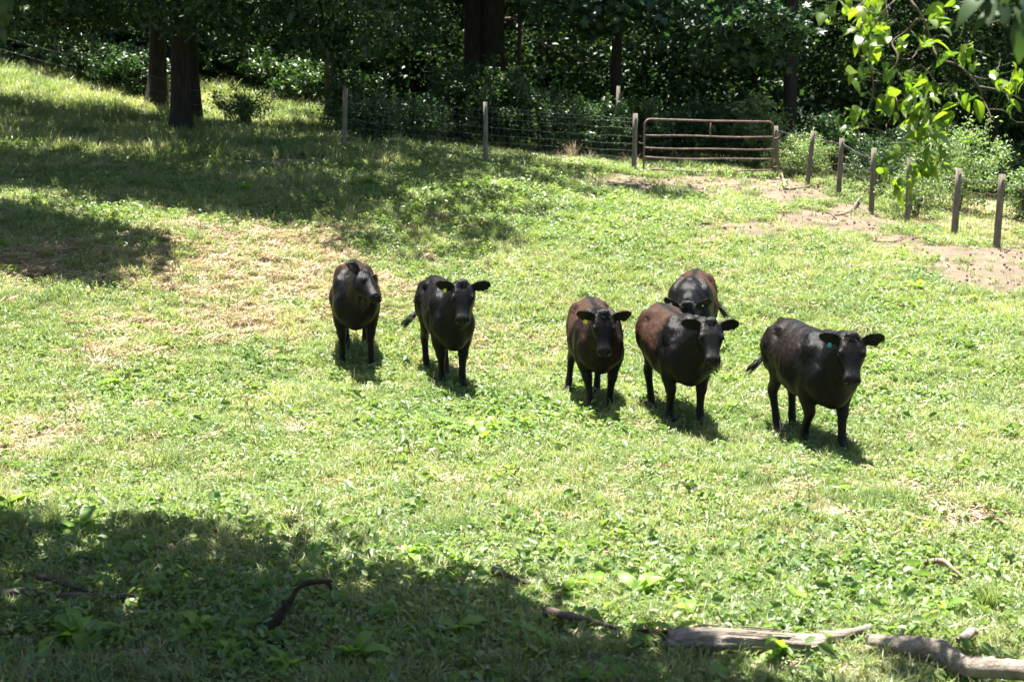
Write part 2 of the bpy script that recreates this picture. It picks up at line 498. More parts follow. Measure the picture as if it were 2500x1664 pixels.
# ------------------------------------------------------------------ trees
def trunk_mesh(name, h, r, lean=(0, 0), seed=1, limbs=5, z0=3.0, spread=3.0, flare=1.5, sub=10, wob=.12):
    rd = random.Random(seed)
    mb = MB(); pts = []; rad = []
    ph = rd.uniform(0, 6)
    for i in range(sub + 6):
        t = (i / (sub + 5)) ** 1.4
        z = -0.35 + t * (h + .35)
        x = lean[0] * z + math.sin(z * .5 + ph) * wob * t; y = lean[1] * z + math.cos(z * .43 + ph) * wob * t
        pts.append((x, y, z))
        k = 1 + (flare - 1) * math.exp(-max(z, 0) / .35)
        rad.append(max(r * k * (1 - .75 * t), .03))
    mb.tube(pts, rad, 14, .05, rd)
    tips = []
    lms = []
    for i in range(limbs):
        lm = MB()
        z = z0 + (h * .9 - z0) * (i + rd.random() * .6) / limbs
        t = ((z + .35) / (h + .35))
        bx = lean[0] * z; by = lean[1] * z
        a = rd.uniform(0, 6.28) + i * 2.4
        L = spread * (1 - .4 * z / h) * rd.uniform(.7, 1.15)
        p = [Vector((bx, by, z))]
        d = Vector((math.cos(a), math.sin(a), rd.uniform(.15, .55)))
        for s in range(6):
            p.append(p[-1] + d * L / 6)
            d += Vector((rd.uniform(-.3, .3), rd.uniform(-.3, .3), rd.uniform(-.25, .12)))
            d = d.normalized()
        r0 = max(r * (1 - .75 * t) * .5, .03)
        lm.tube(p, [r0 * (1 - k / 7.5) for k in range(7)], 7, .06, rd)
        tips.extend([q for q in p[2:]])
        for b in range(3):
            q0 = p[rd.randint(2, 5)]
            dd_ = Vector((rd.uniform(-1, 1), rd.uniform(-1, 1), rd.uniform(-.5, .5))).normalized()
            q = [q0, q0 + dd_ * L * .15, q0 + dd_ * L * .32 + Vector((0, 0, -.1))]
            lm.tube(q, [r0 * .4, r0 * .28, r0 * .12], 5)
            tips.append(q[-1])
        lms.append(lm.mesh('limb'))
    return mb.mesh(name), lms, [tuple(t) for t in tips]

def make_tree(px, Y, label, r=.25, h=14, lean=(0, 0), seed=1, crown=None, leaf='crown', mat='bark', n=260, per=34, L=.17, W=.09,
              name='deciduous_tree', group=None, star=False, updir=.45, crad=.75, limbs=6, z0=3., x=None, flare=1.5, lo=-1.0, wob=.12, cat='tree'):
    rg = np.random.default_rng(seed)
    p = onground(px, Y) if x is None else Vector((x, Y, float(height(x, Y))))
    root = empty(name, p)
    tag(root, label, cat, group)
    tm, lm, tips = trunk_mesh('trunk', h, r, lean, seed, limbs=limbs, z0=z0, spread=crown[0][1][0] * .85 if crown else 2, flare=flare, wob=wob)
    link('trunk', tm, M[mat], root)
    for l_ in lm: link('limb', l_, M[mat], root)
    if crown:
        Cs = []
        tot = sum(c[2] for c in crown)
        for cen, rad, wgt in crown:
            Cs.append(ellipsoid_clumps(cen, rad, int(n * wgt / tot), rg, lo=lo))
        Cs = np.concatenate(Cs + [np.array(tips)[: n // 6]])
        P = clump_points(Cs, rg.uniform(.5, 1.2, len(Cs)) * crad, per, rg)
        Ls = L * rg.uniform(.7, 1.3, len(P))
        if star: V, T, v = star_leaves(P, Ls, updir, .3, rg)
        else: V, T, v = leaf_quads(P, Ls, Ls * W / L, updir, .3, rg)
        c = link('crown', np_mesh('crown', V, T, v), M[leaf], root)
        c['kind'] = 'stuff'
    return root

G1 = 'trees at the edge of the woods'
# big shading trees on the left slope (crowns reach out over the pasture)
make_tree(448, 36, 'thick dark trunked tree at the shaded left edge of the pasture, foremost of its cluster', .24, 15, (.01, 0), 3,
          [((.5, -3.6, 8.2), (6.2, 4.6, 3.0), 3), ((1.8, -2.2, 3.3), (3.4, 1.5, .9), 1.1), ((4.4, -1.2, 2.7), (1.5, 1.3, 1.0), .45), ((-3.5, -2.2, 3.4), (3.0, 1.8, .8), .8), ((4.2, -5.6, 8.6), (5.0, 3.0, 1.7), 2.0), ((-2.5, -5.5, 8.6), (4.0, 2.6, 1.7), 1.4), ((6.0, -8.6, 8.8), (2.2, 1.8, 1.2), .45), ((0, 0, 11.5), (5, 4.5, 3.5), .9)],
          n=900, per=30, L=.22, W=.105, name='hickory_tree', group=G1, updir=.4, limbs=9, z0=3.4)
make_tree(484, 40, 'dark slender trunk standing just behind the foremost dark tree', .17, 13, (.0, .01), 5,
          [((0, -2.2, 8.5), (4.5, 3, 3), 2)], n=200, per=30, L=.2, W=.1, group=G1)
make_tree(392, 42, 'leaning tree with sunlit flared base beside the slope', .28, 14, (.05, 0), 6,
          [((0, -3.0, 8.0), (4.5, 3, 3.0), 2), ((-3, -3, 3.0), (3.5, 1.6, .8), .8), ((-3.0, 5.3, 8.2), (3.8, 1.8, 1.4), 1.5), ((-6.8, 6.8, 8.2), (3.6, 1.8, 1.4), 1.4)], n=600, per=32, L=.2, W=.1, group=G1, flare=1.9)
make_tree(-20, 41, 'dark trunk at the far left edge of the photo above the grassy slope', .3, 14, (-.01, 0), 8,
          [((1.5, -4.4, 7.6), (6, 2.8, 2.8), 3), ((3, -2, 2.3), (3.4, 1.4, .7), .8)], n=400, per=30, L=.2, W=.1, group=G1)
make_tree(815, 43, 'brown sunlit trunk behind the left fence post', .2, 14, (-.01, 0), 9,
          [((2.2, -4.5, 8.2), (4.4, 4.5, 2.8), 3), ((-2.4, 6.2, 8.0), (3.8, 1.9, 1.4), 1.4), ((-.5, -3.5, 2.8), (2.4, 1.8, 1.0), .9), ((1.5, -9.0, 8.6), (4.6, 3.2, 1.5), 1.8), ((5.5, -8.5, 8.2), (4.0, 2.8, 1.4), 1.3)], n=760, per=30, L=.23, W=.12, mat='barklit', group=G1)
make_tree(938, 44, 'thin dark trunk between the left fence post and the big oak', .12, 12, (0, 0), 10,
          [((1.2, 0, 6.8), (2.8, 3.0, 3.4), 3), ((.3, -2, 3.2), (1.8, 1.6, 1.2), 1)], n=290, per=32, L=.18, W=.09, group=G1)
big = make_tree(1205, 46, 'massive twin trunk oak behind the fence with a bare drooping limb', .44, 17, (0, 0), 12,
          [((0, 0, 10.5), (7, 6, 4), 3), ((-3.2, 0, 3.8), (1.8, 1.8, 1.2), .5), ((4.0, -1, 5.6), (2.6, 2, 1.2), .6)], n=420, per=30, L=.2, W=.1, name='oak_tree', group=G1, z0=6)
mb = MB()
zz0 = float(height(big.location.x, 46))
mb.tube([( -.62, .1, -.4), (-.6, .1, 1.5), (-.58, .15, 4), (-.7, .2, 8), (-1.0, .3, 13)], [.5, .36, .32, .28, .15], 14, .05, random.Random(4))
mb.build('trunk', M['bark'], big)
mb = MB()
bl = [at(px, py, 45.4) - big.location for px, py in [(1222, 45), (1262, 48), (1285, 80), (1330, 108), (1385, 130), (1420, 150), (1460, 156)]]
bl[0].y += .5
mb.tube([Vector(q) for q in spline(bl, 4)], [.05 - .04 * i / 24 for i in range(25)], 7)
for a, b in (((1282, 75), (1270, 110)), ((1385, 130), (1400, 118))):
    mb.tube([at(*a, 45.4) - big.location, at(*b, 45.4) - big.location], [.02, .008], 5)
mb.build('bare_limb', M['stick'], big)
make_tree(1262, 43.5, 'pencil thin sapling trunk right of the massive oak', .08, 9, (.01, 0), 14, [((0, 0, 7.6), (2.2, 2, 1.6), 1)], n=80, per=30, L=.17, group=G1, limbs=4, z0=5)
# maple hanging over the fence behind the gate
make_tree(1500, 44, 'broad leaved maple with grey green leaves hanging down behind the gate', .2, 13, (.0, 0), 15,
          [((.5, -1.5, 8.0), (5.0, 3.4, 2.6), 2), ((3.4, -2.2, 3.6), (2.3, 1.4, 1.2), 1.4), ((-.3, -1, 4.1), (2.4, 1.5, .7), .8)], n=330, per=12, L=.27, name='maple_tree', star=True, leaf='maple', group=G1, updir=.55, crad=.6)
make_tree(1925, 45.5, 'straight dark trunk rising behind the gate post', .24, 15, (-.004, 0), 17,
          [((.5, 0, 10.5), (5, 4, 3.4), 3), ((-1.8, 1.2, 5.4), (2, 1.6, 1.2), .5)], n=300, per=30, L=.18, group=G1, z0=6)
make_tree(2412, 46, 'dark trunk beyond the right hand fence under the leafy branch', .24, 14, (.01, 0), 18,
          [((0, 0, 8.5), (5, 4, 4.2), 3), ((1, -1, 3.8), (3, 2, 1.8), 1)], n=380, per=34, L=.17, group=G1)
make_tree(2345, 50, 'slim dark trunk left of the right hand edge trunk', .14, 13, (0, 0), 19,
          [((0, 0, 7.0), (4, 3.4, 4), 3)], n=260, per=34, L=.17, group=G1)
make_tree(2560, 44, 'leafy tree just outside the right edge beyond the fence', .2, 12, (0, 0), 20,
          [((0, 0, 6.5), (4, 3.4, 4.5), 3)], n=260, per=34, L=.17, group=G1)
# more trees further in
lab = ['dark tree deep in the woods behind the hillside fence', 'dark tree deep in the woods left of the big oak', 'shadowed tree deep in the woods behind the big oak',
       'shadowed tree in the woods above the wire fence', 'dark tree in the woods behind the maple', 'dark tree in the woods above the metal gate',
       'deep shaded tree in the woods right of the gate', 'deep shaded tree behind the leafy branch', 'tree deep in the woods behind the upper left slope',
       'thin tree in the woods above the brown trunk', 'dark tree at the back of the upper left slope', 'deep woods tree behind the right fence corner']
for i, (px, Y, r, s) in enumerate([(620, 55, .2, 31), (1010, 54, .15, 32), (1140, 57, .2, 33), (1340, 53, .14, 34), (1640, 55, .2, 35), (1780, 52, .13, 36),
                                   (2060, 53, .2, 37), (2220, 55, .22, 38), (180, 57, .25, 39), (760, 56, .12, 40), (20, 60, .3, 41), (2480, 58, .2, 42)]):
    make_tree(px, Y, lab[i], r, 14, (random.uniform(-.02, .02), 0), s,
              [((0, 0, 7.8), (4.6, 3.6, 4.2), 3), ((random.uniform(-1.5, 1.5), -1, 3.8), (2.6, 2, 1.2), .7)], n=210, per=28, L=.2, group='trees deep in the woods', z0=4)
# tree whose crown shades the near left corner; trunk stands left of the view
make_tree(0, 8.6, 'shade tree overhanging the near left corner of the pasture', .32, 13, (.03, 0), 51,
          [((2.6, 1.8, 8.0), (4.2, 3.3, 1.5), 4.2), ((5.5, 1.35, 8.0), (2.2, 2.1, 1.2), 2.0), ((7.25, .75, 8.0), (1.5, 1.4, .9), .9), ((5.0, -1.4, 8.4), (3.2, 2.4, 1.4), 1.8), ((1.0, -2.5, 9), (4.5, 3.0, 1.6), 1.6), ((-1.5, 2.0, 8.6), (3.0, 3.0, 1.6), 1.0)], n=960, per=30, L=.27, W=.17, name='shade_tree', x=-7.2, limbs=9, z0=6, lo=-1)
make_tree(0, 24.0, 'spreading tree outside the left edge whose crown shades the slope', .3, 12, (.0, 0), 52,
          [((2.2, -.2, 8.0), (3.2, 2.2, 1.5), 3), ((0, 0, 8.4), (3, 3, 2), 1.5)], n=420, per=30, L=.27, W=.16, name='shade_tree', x=-11.2, limbs=8, z0=6, lo=-1)
make_tree(0, 29.0, 'second spreading tree outside the left edge above the shaded slope', .3, 13, (.0, 0), 53,
          [((3.0, .6, 8.6), (6.0, 3.2, 2.0), 3), ((8.6, .6, 8.6), (3.0, 2.2, 1.5), .9)], n=560, per=30, L=.27, W=.16, name='shade_tree', x=-14.2, limbs=8, z0=6, lo=-1)

make_tree(0, 1.5, 'added unseen tree behind the viewpoint on the left, blocking sky light', .3, 12, (0, 0), 54,  # added out of view to keep sky light off the foreground shade
          [((3.0, 1.0, 8.4), (5.5, 4.6, 1.6), 3)], n=300, per=28, L=.3, W=.18, name='shade_tree', x=-5.5, limbs=7, z0=6)
make_tree(0, -1.5, 'added unseen tree behind the viewpoint on the right, blocking sky light', .3, 12, (0, 0), 55,  # second unseen tree added to darken the foreground shade
          [((0, 2.6, 8.6), (5.5, 4.4, 1.6), 3)], n=300, per=28, L=.3, W=.18, name='shade_tree', x=5.0, limbs=7, z0=6)
# far woods: leaf mass that nobody could count
def leaf_mass(name, label, N, ybase, depth, z0, z1, L, seed, xr=(-34, 34), mat='farleaf', updir=.45, clump=.9, per=26, gaps=.35):
    rg = np.random.default_rng(seed)
    nc = N // per
    cx = rg.uniform(*xr, nc * 3); cy = ybase + rg.random(nc * 3) * depth
    cz = z0 + (z1 - z0) * rg.random(nc * 3)
    k = (fbm(cx * .35 + 9, cz * .5 + (cy * .35 if depth > 20 else 0), seed) > gaps) & ((cx > -3.5) | (cy > (49.8 if z0 > 5 else 49.3)) | ((cx < -10.5) & (z0 < 5)))
    cx, cy, cz = cx[k][:nc], cy[k][:nc], cz[k][:nc]
    cz = cz + height(cx, cy)
    P = clump_points(np.stack([cx, cy, cz], 1), clump, per, rg)
    Ls = L * rg.uniform(.7, 1.3, len(P))
    V, T, v = leaf_quads(P, Ls, Ls * .55, updir, .3, rg)
    return tag(link(name, np_mesh(name, V, T, v), M[mat]), label, 'woods', kind='stuff')
leaf_mass('far_woods', 'dense far woods filling the background behind the edge trees', 120000, 59, 8, 0, 12, .42, 61, (-34, 34), gaps=.25)
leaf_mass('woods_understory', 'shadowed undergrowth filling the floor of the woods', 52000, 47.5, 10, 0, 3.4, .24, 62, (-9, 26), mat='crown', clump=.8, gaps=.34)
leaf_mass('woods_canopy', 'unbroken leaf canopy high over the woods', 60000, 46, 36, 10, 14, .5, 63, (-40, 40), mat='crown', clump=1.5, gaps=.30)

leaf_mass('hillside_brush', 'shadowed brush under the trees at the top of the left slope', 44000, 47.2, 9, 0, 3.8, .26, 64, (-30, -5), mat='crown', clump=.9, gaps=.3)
# ------------------------------------------------------------------ shrubs
def shrub(px, Y, label, rx, rz, n=60, per=26, L=.09, W=.05, mat='shrub', seed=1, stems=9, py=None, name='shrub', ry=None, up=.4, crad=.25, group=None):
    rg = np.random.default_rng(seed); rd = random.Random(seed)
    p = onground(px, Y)
    root = empty(name, p)
    tag(root, label, 'shrub', group)
    mb = MB()
    tips = []
    for i in range(stems):
        a = rd.uniform(0, 6.28); t = rd.uniform(.3, 1)
        e = Vector((math.cos(a) * rx * t, math.sin(a) * (ry or rx) * t * .8, rz * rd.uniform(.6, 1.08)))
        q = [Vector((0, 0, -.05)), e * .4 + Vector((0, 0, rz * .15)), e]
        qs = [Vector(s) for s in spline(q, 4)]
        mb.tube(qs, [.02 * (1 - k / (len(qs) + 1)) + .003 for k in range(len(qs))], 5)
        tips += [tuple(s) for s in qs[4:]]
    mb.build('stems', M['twig'], root)
    Cs = np.concatenate([ellipsoid_clumps((0, 0, rz * .55), (rx, ry or rx, rz * .5), n, rg, .5), np.array(tips)])
    rr = rg.uniform(.5, 1.2, len(Cs)) * crad
    P = clump_points(Cs, rr, per, rg, .9)
    P[:, 2] = np.abs(P[:, 2])
    Ls = L * rg.uniform(.7, 1.3, len(P))
    V, T, v = leaf_quads(P, Ls, Ls * W / L, up, .1, rg)
    f = link('foliage', np_mesh('foliage', V, T, v), M[mat], root)
    f['kind'] = 'stuff'
    return root
shrub(595, 39, 'dark twiggy bush on the slope right of the thick trunk', 1.0, 1.05, 60, 26, .1, .03, seed=1, up=.2)
shrub(900, 34.5, 'dark rounded bush against the fence right of the left post', .75, 1.15, 110, 30, .08, .045, seed=2)
shrub(1010, 38.5, 'dark weedy shrub behind the wire between the first two posts', 1.0, 1.3, 110, 28, .11, .05, seed=3)
shrub(870, 38.5, 'shrub around the foot of the trunks behind the left post', 1.1, 1.8, 120, 26, .12, .06, seed=4)
shrub(1130, 42, 'tall dark shrub at the foot of the massive oak', 1.3, 2.3, 150, 26, .13, .06, seed=5)
shrub(1240, 41, 'dark shrub behind the second fence post', 1.3, 2.3, 150, 26, .13, .06, seed=6)
shrub(1340, 40, 'grey green shrub behind the middle of the wire fence', 1.3, 1.9, 150, 26, .11, .06, seed=7)
shrub(1450, 40, 'bushy shrub behind the wire left of the gate', 1.1, 1.6, 130, 26, .11, .06, seed=8)
shrub(1560, 41, 'dark shrub behind the left gate post', 1.0, 1.7, 120, 26, .11, .06, seed=9)
shrub(1660, 42, 'shaded shrub seen through the gate left half', 1.2, 1.5, 120, 26, .11, .06, seed=10)
shrub(1760, 41.5, 'mid green shrub seen over the gate', 1.1, 1.8, 120, 26, .1, .06, seed=11)
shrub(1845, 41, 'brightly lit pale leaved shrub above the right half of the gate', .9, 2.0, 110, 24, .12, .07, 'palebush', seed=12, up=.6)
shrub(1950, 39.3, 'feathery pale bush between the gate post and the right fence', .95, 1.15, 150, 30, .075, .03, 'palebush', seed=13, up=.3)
shrub(2010, 42, 'green shrub behind the top of the right fence', 1.0, 1.7, 110, 26, .12, .06, seed=14)
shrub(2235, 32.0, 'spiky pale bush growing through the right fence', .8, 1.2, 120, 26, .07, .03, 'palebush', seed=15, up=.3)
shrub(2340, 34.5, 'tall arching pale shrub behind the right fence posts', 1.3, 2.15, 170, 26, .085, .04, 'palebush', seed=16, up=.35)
shrub(2150, 35.5, 'dark shrub in the shade behind the right fence', 1.0, 1.5, 110, 26, .09, .04, seed=17)
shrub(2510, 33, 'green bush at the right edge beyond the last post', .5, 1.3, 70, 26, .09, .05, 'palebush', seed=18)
shrub(2390, 43, 'dark shrub at the foot of the woods behind the last posts', 1.4, 1.6, 140, 26, .12, .06, seed=19)
shrub(2240, 44, 'shaded shrub at the woods edge beyond the sunny strip', 1.5, 1.9, 140, 26, .12, .06, seed=20)
shrub(120, 50, 'grey lit bush above the upper left slope', 1.8, 1.8, 140, 22, .16, .09, 'maple', seed=21)
for k_, (px_, Y_, lab_) in enumerate([(40, 47.5, 'low dark brush on the crest at the far left'), (130, 46.6, 'low dark brush on the crest left of the hillside wires'), (215, 45.6, 'low dark brush on the crest behind the hillside wires'),
                                      (290, 44.7, 'low dark brush on the crest beside the leaning tree'), (355, 44.0, 'small dark brush touching the leaning tree'), (520, 49.0, 'low dark brush above the sunlit slope behind the slim trunk'),
                                      (600, 48.2, 'low dark brush above the middle of the sunlit slope'), (680, 47.2, 'low dark brush above the right part of the sunlit slope'), (760, 45.8, 'low dark brush at the right end of the sunlit slope')]):
    shrub(px_, Y_, lab_, 1.35, 1.15 if k_ < 5 else 1.35, 80, 24, .15, .08, seed=60 + k_, group='low brush along the top of the slope')
shrub(300, 50, 'shaded bush behind the hillside fence', 1.8, 1.8, 140, 22, .16, .09, seed=22)
shrub(760, 51, 'dark bush at the top of the sunlit slope', 1.5, 1.6, 140, 24, .14, .07, seed=23)

# ------------------------------------------------------------------ fences and gate
def post(root, px, pyb, Y, hgt, r=.062, lean=(0, 0), top=True):
    g = onground(px, Y)
    p = g - root.location
    mb = MB(); rd = random.Random(int(px))
    pts = [(p.x + lean[0] * z, p.y + lean[1] * z, p.z + z) for z in (-.3, 0, .35, .7, 1.05, hgt)]
    mb.tube(pts, [r * 1.06, r * 1.05, r * 1.02, r, r * .97, r * .95], 12, .03, rd)
    o = mb.build('post', M['post'], root)
    return Vector((g.x, g.y, g.z)), lean, hgt

def wires(root, A, B, heights, mat, sag=0.0, stays=0, rad=.003, wob=.012, seed=0, broken=()):
    rd = random.Random(seed)
    (a, la, _), (b, lb, _) = A, B
    lines_ = []
    for i, hz in enumerate(heights):
        pa = a + Vector((la[0] * hz, la[1] * hz, hz)); pb = b + Vector((lb[0] * hz, lb[1] * hz, hz))
        pts = []
        s = sag * rd.uniform(.5, 1.3)
        for k in range(13):
            t = k / 12
            q = pa.lerp(pb, t)
            gz = float(height(q.x, q.y))
            q.z += -4 * t * (1 - t) * s + (rd.uniform(-wob, wob) if 0 < k < 12 else 0)
            q.z = max(q.z, gz + .03)
            pts.append(q)
        lines_.append(pts)
        mb = MB(); mb.tube([q - root.location for q in pts], rad, 5)
        mb.build('wire', M[mat], root)
    if stays:
        mb = MB()
        for k in range(1, stays):
            t = k / stays * 12
            i = int(t); f = t - i
            col = [l[i].lerp(l[min(i + 1, 12)], f) - root.location for l in lines_]
            mb.tube(col, rad * .5, 4)
        o = mb.build('stay_wires', M[mat], root)
        o['kind'] = 'stuff'

fl = empty('wire_fence', onground(842, 33)); tag(fl, 'woven wire fence on round wooden posts left of the gate', 'fence')
PA = post(fl, 842, 369, 33, 1.42, .058, (.05, 0))
PB = post(fl, 1186, 408, 32.5, 1.46, .056, (.0, 0))
PC = post(fl, 1547, 420, 35.5, 1.47, .062, (.01, 0))
PL = post(fl, 440, 300, 37.5, 1.3, .055, (0, 0))
PK = post(fl, -60, 160, 44, 1.3, .055, (0, 0))
PJ = post(fl, -260, 150, 47, 1.3, .055, (0, 0))
hs = [.12, .26, .40, .56, .72, .90, 1.10, 1.26]
wires(fl, PA, PB, hs, 'wire', .01, 22, .0024, .014, 1)
wires(fl, PB, PC, hs + [1.34], 'wire', .01, 26, .0033, .016, 2)
wires(fl, PL, PA, hs[::2], 'wire', .01, 0, .003, .014, 3)
wires(fl, PK, PL, hs[1::2], 'wire', .02, 0, .0028, .014, 4)
wires(fl, PJ, PK, hs[1::2], 'wire', .02, 0, .0026, .014, 5)

fr = empty('wire_fence', onground(2128, 32.8)); tag(fr, 'sagging rusty wire fence on leaning wooden posts right of the gate', 'fence')
spec = [(1898, 440, 38, 1.38, (-.07, 0)), (1970, 448, 36.4, 1.38, (.08, 0)), (2047, 480, 34.6, 1.38, (.02, 0)), (2128, 520, 32.8, 1.5, (0, 0)),
        (2217, 545, 31, 1.42, (-.01, 0)), (2332, 587, 29.2, 1.46, (.02, 0)), (2436, 602, 27.4, 1.40, (.02, 0)), (2560, 640, 25.8, 1.4, (0, 0))]
PP = [post(fr, px, py, Y, h, .062 if i < 5 else .068, l) for i, (px, py, Y, h, l) in enumerate(spec)]
for i in range(len(PP) - 1):
    wires(fr, PP[i], PP[i + 1], [1.24, 1.27], 'wire', .05, 0, .005, .012, 20 + i)
    wires(fr, PP[i], PP[i + 1], [.2, .38, .58, .8, 1.02], 'rust', .10 if i < 4 else .04, 14 if i > 2 else 6, .0042, .02, 30 + i)
# barbs twisted round the top strand
mb = MB(); rd = random.Random(3)
for i in range(len(PP) - 1):
    for k in range(1, 12):
        t = k / 12; q = PP[i][0].lerp(PP[i + 1][0], t); q.z += 1.24 - 4 * t * (1 - t) * .05
        q -= fr.location
        d = Vector((rd.uniform(-1, 1), rd.uniform(-1, 1), rd.uniform(-1, 1))).normalized() * .03
        mb.tube([q - d, q + d], .003, 3)
o = mb.build('barbs', M['rust'], fr); o['kind'] = 'stuff'

# metal gate: five tubes, rounded upper corners, centre brace
gl = onground(1568, 36.0); gr = onground(1886, 37.6)
gt = empty('metal_gate', gl); tag(gt, 'faded reddish tube gate with rounded top corners closing the pasture fence', 'gate')
ex = (gr - gl); exn = Vector((ex.x, ex.y, 0)); WG = exn.length; exn.normalize()
def GP(u, z, off=0): return exn * u + Vector((0, 0, z + (gr.z - gl.z) * u / WG * .55))
H_ = 1.37; rc = .16; zb = .12
def tubeobj(pts, r, nm): mb = MB(); mb.tube(pts, r, 10); return mb.build(nm, M['gate'], gt)
frame = [GP(0.03, zb - .02)] + [GP(0.03, H_ - rc)] + [GP(.03 + rc * (1 - math.cos(a)), H_ - rc + rc * math.sin(a)) for a in (R(22), R(45), R(68), R(90))] + \
        [GP(WG * .5, H_ - .012)] + [GP(WG - .03 - rc * (1 - math.cos(a)), H_ - rc + rc * math.sin(a)) for a in (R(90), R(68), R(45), R(22))] + [GP(WG - .03, H_ - rc), GP(WG - .03, zb - .02)]
tubeobj(frame, .024, 'frame')
for z, sg in ((.12, .05), (.42, .03), (.66, .02), (.97, .005)):
    pts = [GP(.03 + (WG - .06) * t, z - sg * 4 * t * (1 - t) + .01 * math.sin(t * 9 + z * 5)) for t in [k / 10 for k in range(11)]]
    tubeobj(pts, .021, 'rail')
tubeobj([GP(WG * .5, .965), GP(WG * .5, H_ - .03)], .02, 'brace')
mb = MB(); mb.tube([GP(-.12, .78), GP(-.02, .76), GP(.05, .78)], .008, 6); mb.build('chain', M['wire'], gt)
for z in (.2, .95):
    mb = MB(); mb.tube([GP(WG - .05, z), GP(WG + .06, z), GP(WG + .13, z + .01)], .014, 7); mb.build('hinge', M['rust'], gt)
# lone old post in the undergrowth
op = empty('old_post', onground(1506, 41)); tag(op, 'old short post leaning in the undergrowth behind the wire', 'post')
mb = MB(); mb.tube([(0, 0, -.2), (0, 0, 1), (.02, 0, 2.05)], [.07, .065, .062], 10, .04, random.Random(2)); mb.build('shaft', M['post'], op)
mb = MB(); mb.tube([(0, 0, 1.95), (.25, 0, 1.6), (.55, .05, 1.4)], .012, 5); mb.build('loose_wire', M['rust'], op)
# ------------------------------------------------------------------ cattle
def coat_mat():
    m, nt, out = new_mat('cattle_coat')
    tc = nt.nodes.new('ShaderNodeTexCoord')
    mp = nt.nodes.new('ShaderNodeMapping'); mp.inputs['Scale'].default_value = (1.6, 6, 1.4)
    nt.links.new(tc.outputs['Object'], mp.inputs[0])
    ob = tc.outputs['Object']
    n1 = noise(nt, 9, 5, mp.outputs[0], .7)
    n2 = noise(nt, 3.0, 3, ob)
    n3 = noise(nt, 45, 3, mp.outputs[0], .7)
    br = attr(nt, 'brown')
    f = math_(nt, 'ADD', br, math_(nt, 'MULTIPLY', math_(nt, 'ADD', n2, -.5), .7))
    f = math_(nt, 'ADD', f, math_(nt, 'MULTIPLY', math_(nt, 'ADD', n1, -.5), 1.1))
    f = math_(nt, 'MULTIPLY', math_(nt, 'MULTIPLY', f, 1.0, True), math_(nt, 'MINIMUM', math_(nt, 'MULTIPLY', br, 3.0), 1.0), True)
    brown = ramp(nt, [(.3, (.013, .006, .004)), (.5, (.037, .0165, .009)), (.72, (.082, .04, .022))], n3)
    black = ramp(nt, [(.3, (.0025, .0025, .003)), (.7, (.006, .0058, .0062))], n3)
    c = mixc(nt, f, black, brown)
    muz = attr(nt, 'muzzle')
    c = mixc(nt, muz, c, (.010, .009, .009))
    p = nt.nodes.new('ShaderNodeBsdfPrincipled')
    nt.links.new(c, p.inputs['Base Color'])
    r = math_(nt, 'ADD', math_(nt, 'MULTIPLY', n1, .22), .26)
    r = math_(nt, 'ADD', r, math_(nt, 'MULTIPLY', f, .22))
    nt.links.new(math_(nt, 'ADD', r, math_(nt, 'MULTIPLY', muz, -.12)), p.inputs['Roughness'])
    p.inputs['Specular IOR Level'].default_value = .15
    p.inputs['Sheen Weight'].default_value = 0
    p.inputs['Sheen Roughness'].default_value = .4
    b = nt.nodes.new('ShaderNodeBump'); b.inputs['Strength'].default_value = .55; b.inputs['Distance'].default_value = .02
    nt.links.new(math_(nt, 'ADD', n1, math_(nt, 'MULTIPLY', n3, .35)), b.inputs['Height'])
    nt.links.new(b.outputs[0], p.inputs['Normal'])
    nt.links.new(p.outputs[0], out.inputs[0])
    return m
def plain(name, col, rough=.5, spec=.5):
    m, nt, out = new_mat(name)
    p = nt.nodes.new('ShaderNodeBsdfPrincipled')
    tc = nt.nodes.new('ShaderNodeTexCoord')
    c = ramp(nt, [(.35, tuple(x * .8 for x in col)), (.65, col)], noise(nt, 25, 3, tc.outputs['Object']))
    nt.links.new(c, p.inputs['Base Color'])
    p.inputs['Roughness'].default_value = rough; p.inputs['Specular IOR Level'].default_value = spec
    nt.links.new(p.outputs[0], out.inputs[0]); return m
M['coat'] = coat_mat()
M['eye'] = plain('cattle_eye', (.006, .005, .004), .08, .8)
M['hair'] = plain('tail_hair', (.004, .0038, .0038), .5)
M['earhair'] = plain('ear_hair', (.006, .0055, .005), .6)
M['hoof'] = plain('hoof_horn', (.012, .010, .009), .5)
M['tagyellow'] = plain('yellow_tag_plastic', (.72, .62, .06), .45)
M['tagblue'] = plain('blue_tag_plastic', (.03, .30, .42), .45)
M['tagpale'] = plain('pale_tag_plastic', (.75, .72, .35), .45)

def sring(c, u, v, w, h, n=24, e=2.2, top=0.0, low=0.0):
    """superellipse ring around c in the plane of u (side) and v (up)"""
    out = []
    for j in range(n):
        a = 2 * math.pi * j / n
        ca, sa = math.cos(a), math.sin(a)
        e2 = e if sa > 0 else e + low
        x = math.copysign(abs(ca) ** (2 / e2), ca) * w * (1 - top * max(0, sa))
        y = math.copysign(abs(sa) ** (2 / e), sa) * h
        out.append(Vector(c) + Vector(u) * x + Vector(v) * y)
    return out

def blob(mb, c, r, rot=None, n=12):
    rings = []
    for i in range(1, n):
        a = math.pi * i / n - math.pi / 2
        ring = []
        for j in range(16):
            b = 2 * math.pi * j / 16
            p = Vector((r[0] * math.sin(a), r[1] * math.cos(a) * math.cos(b), r[2] * math.cos(a) * math.sin(b)))
            if rot: p = rot @ p
            ring.append(Vector(c) + p)
        rings.append(ring)
    mb.ring_loft(rings)

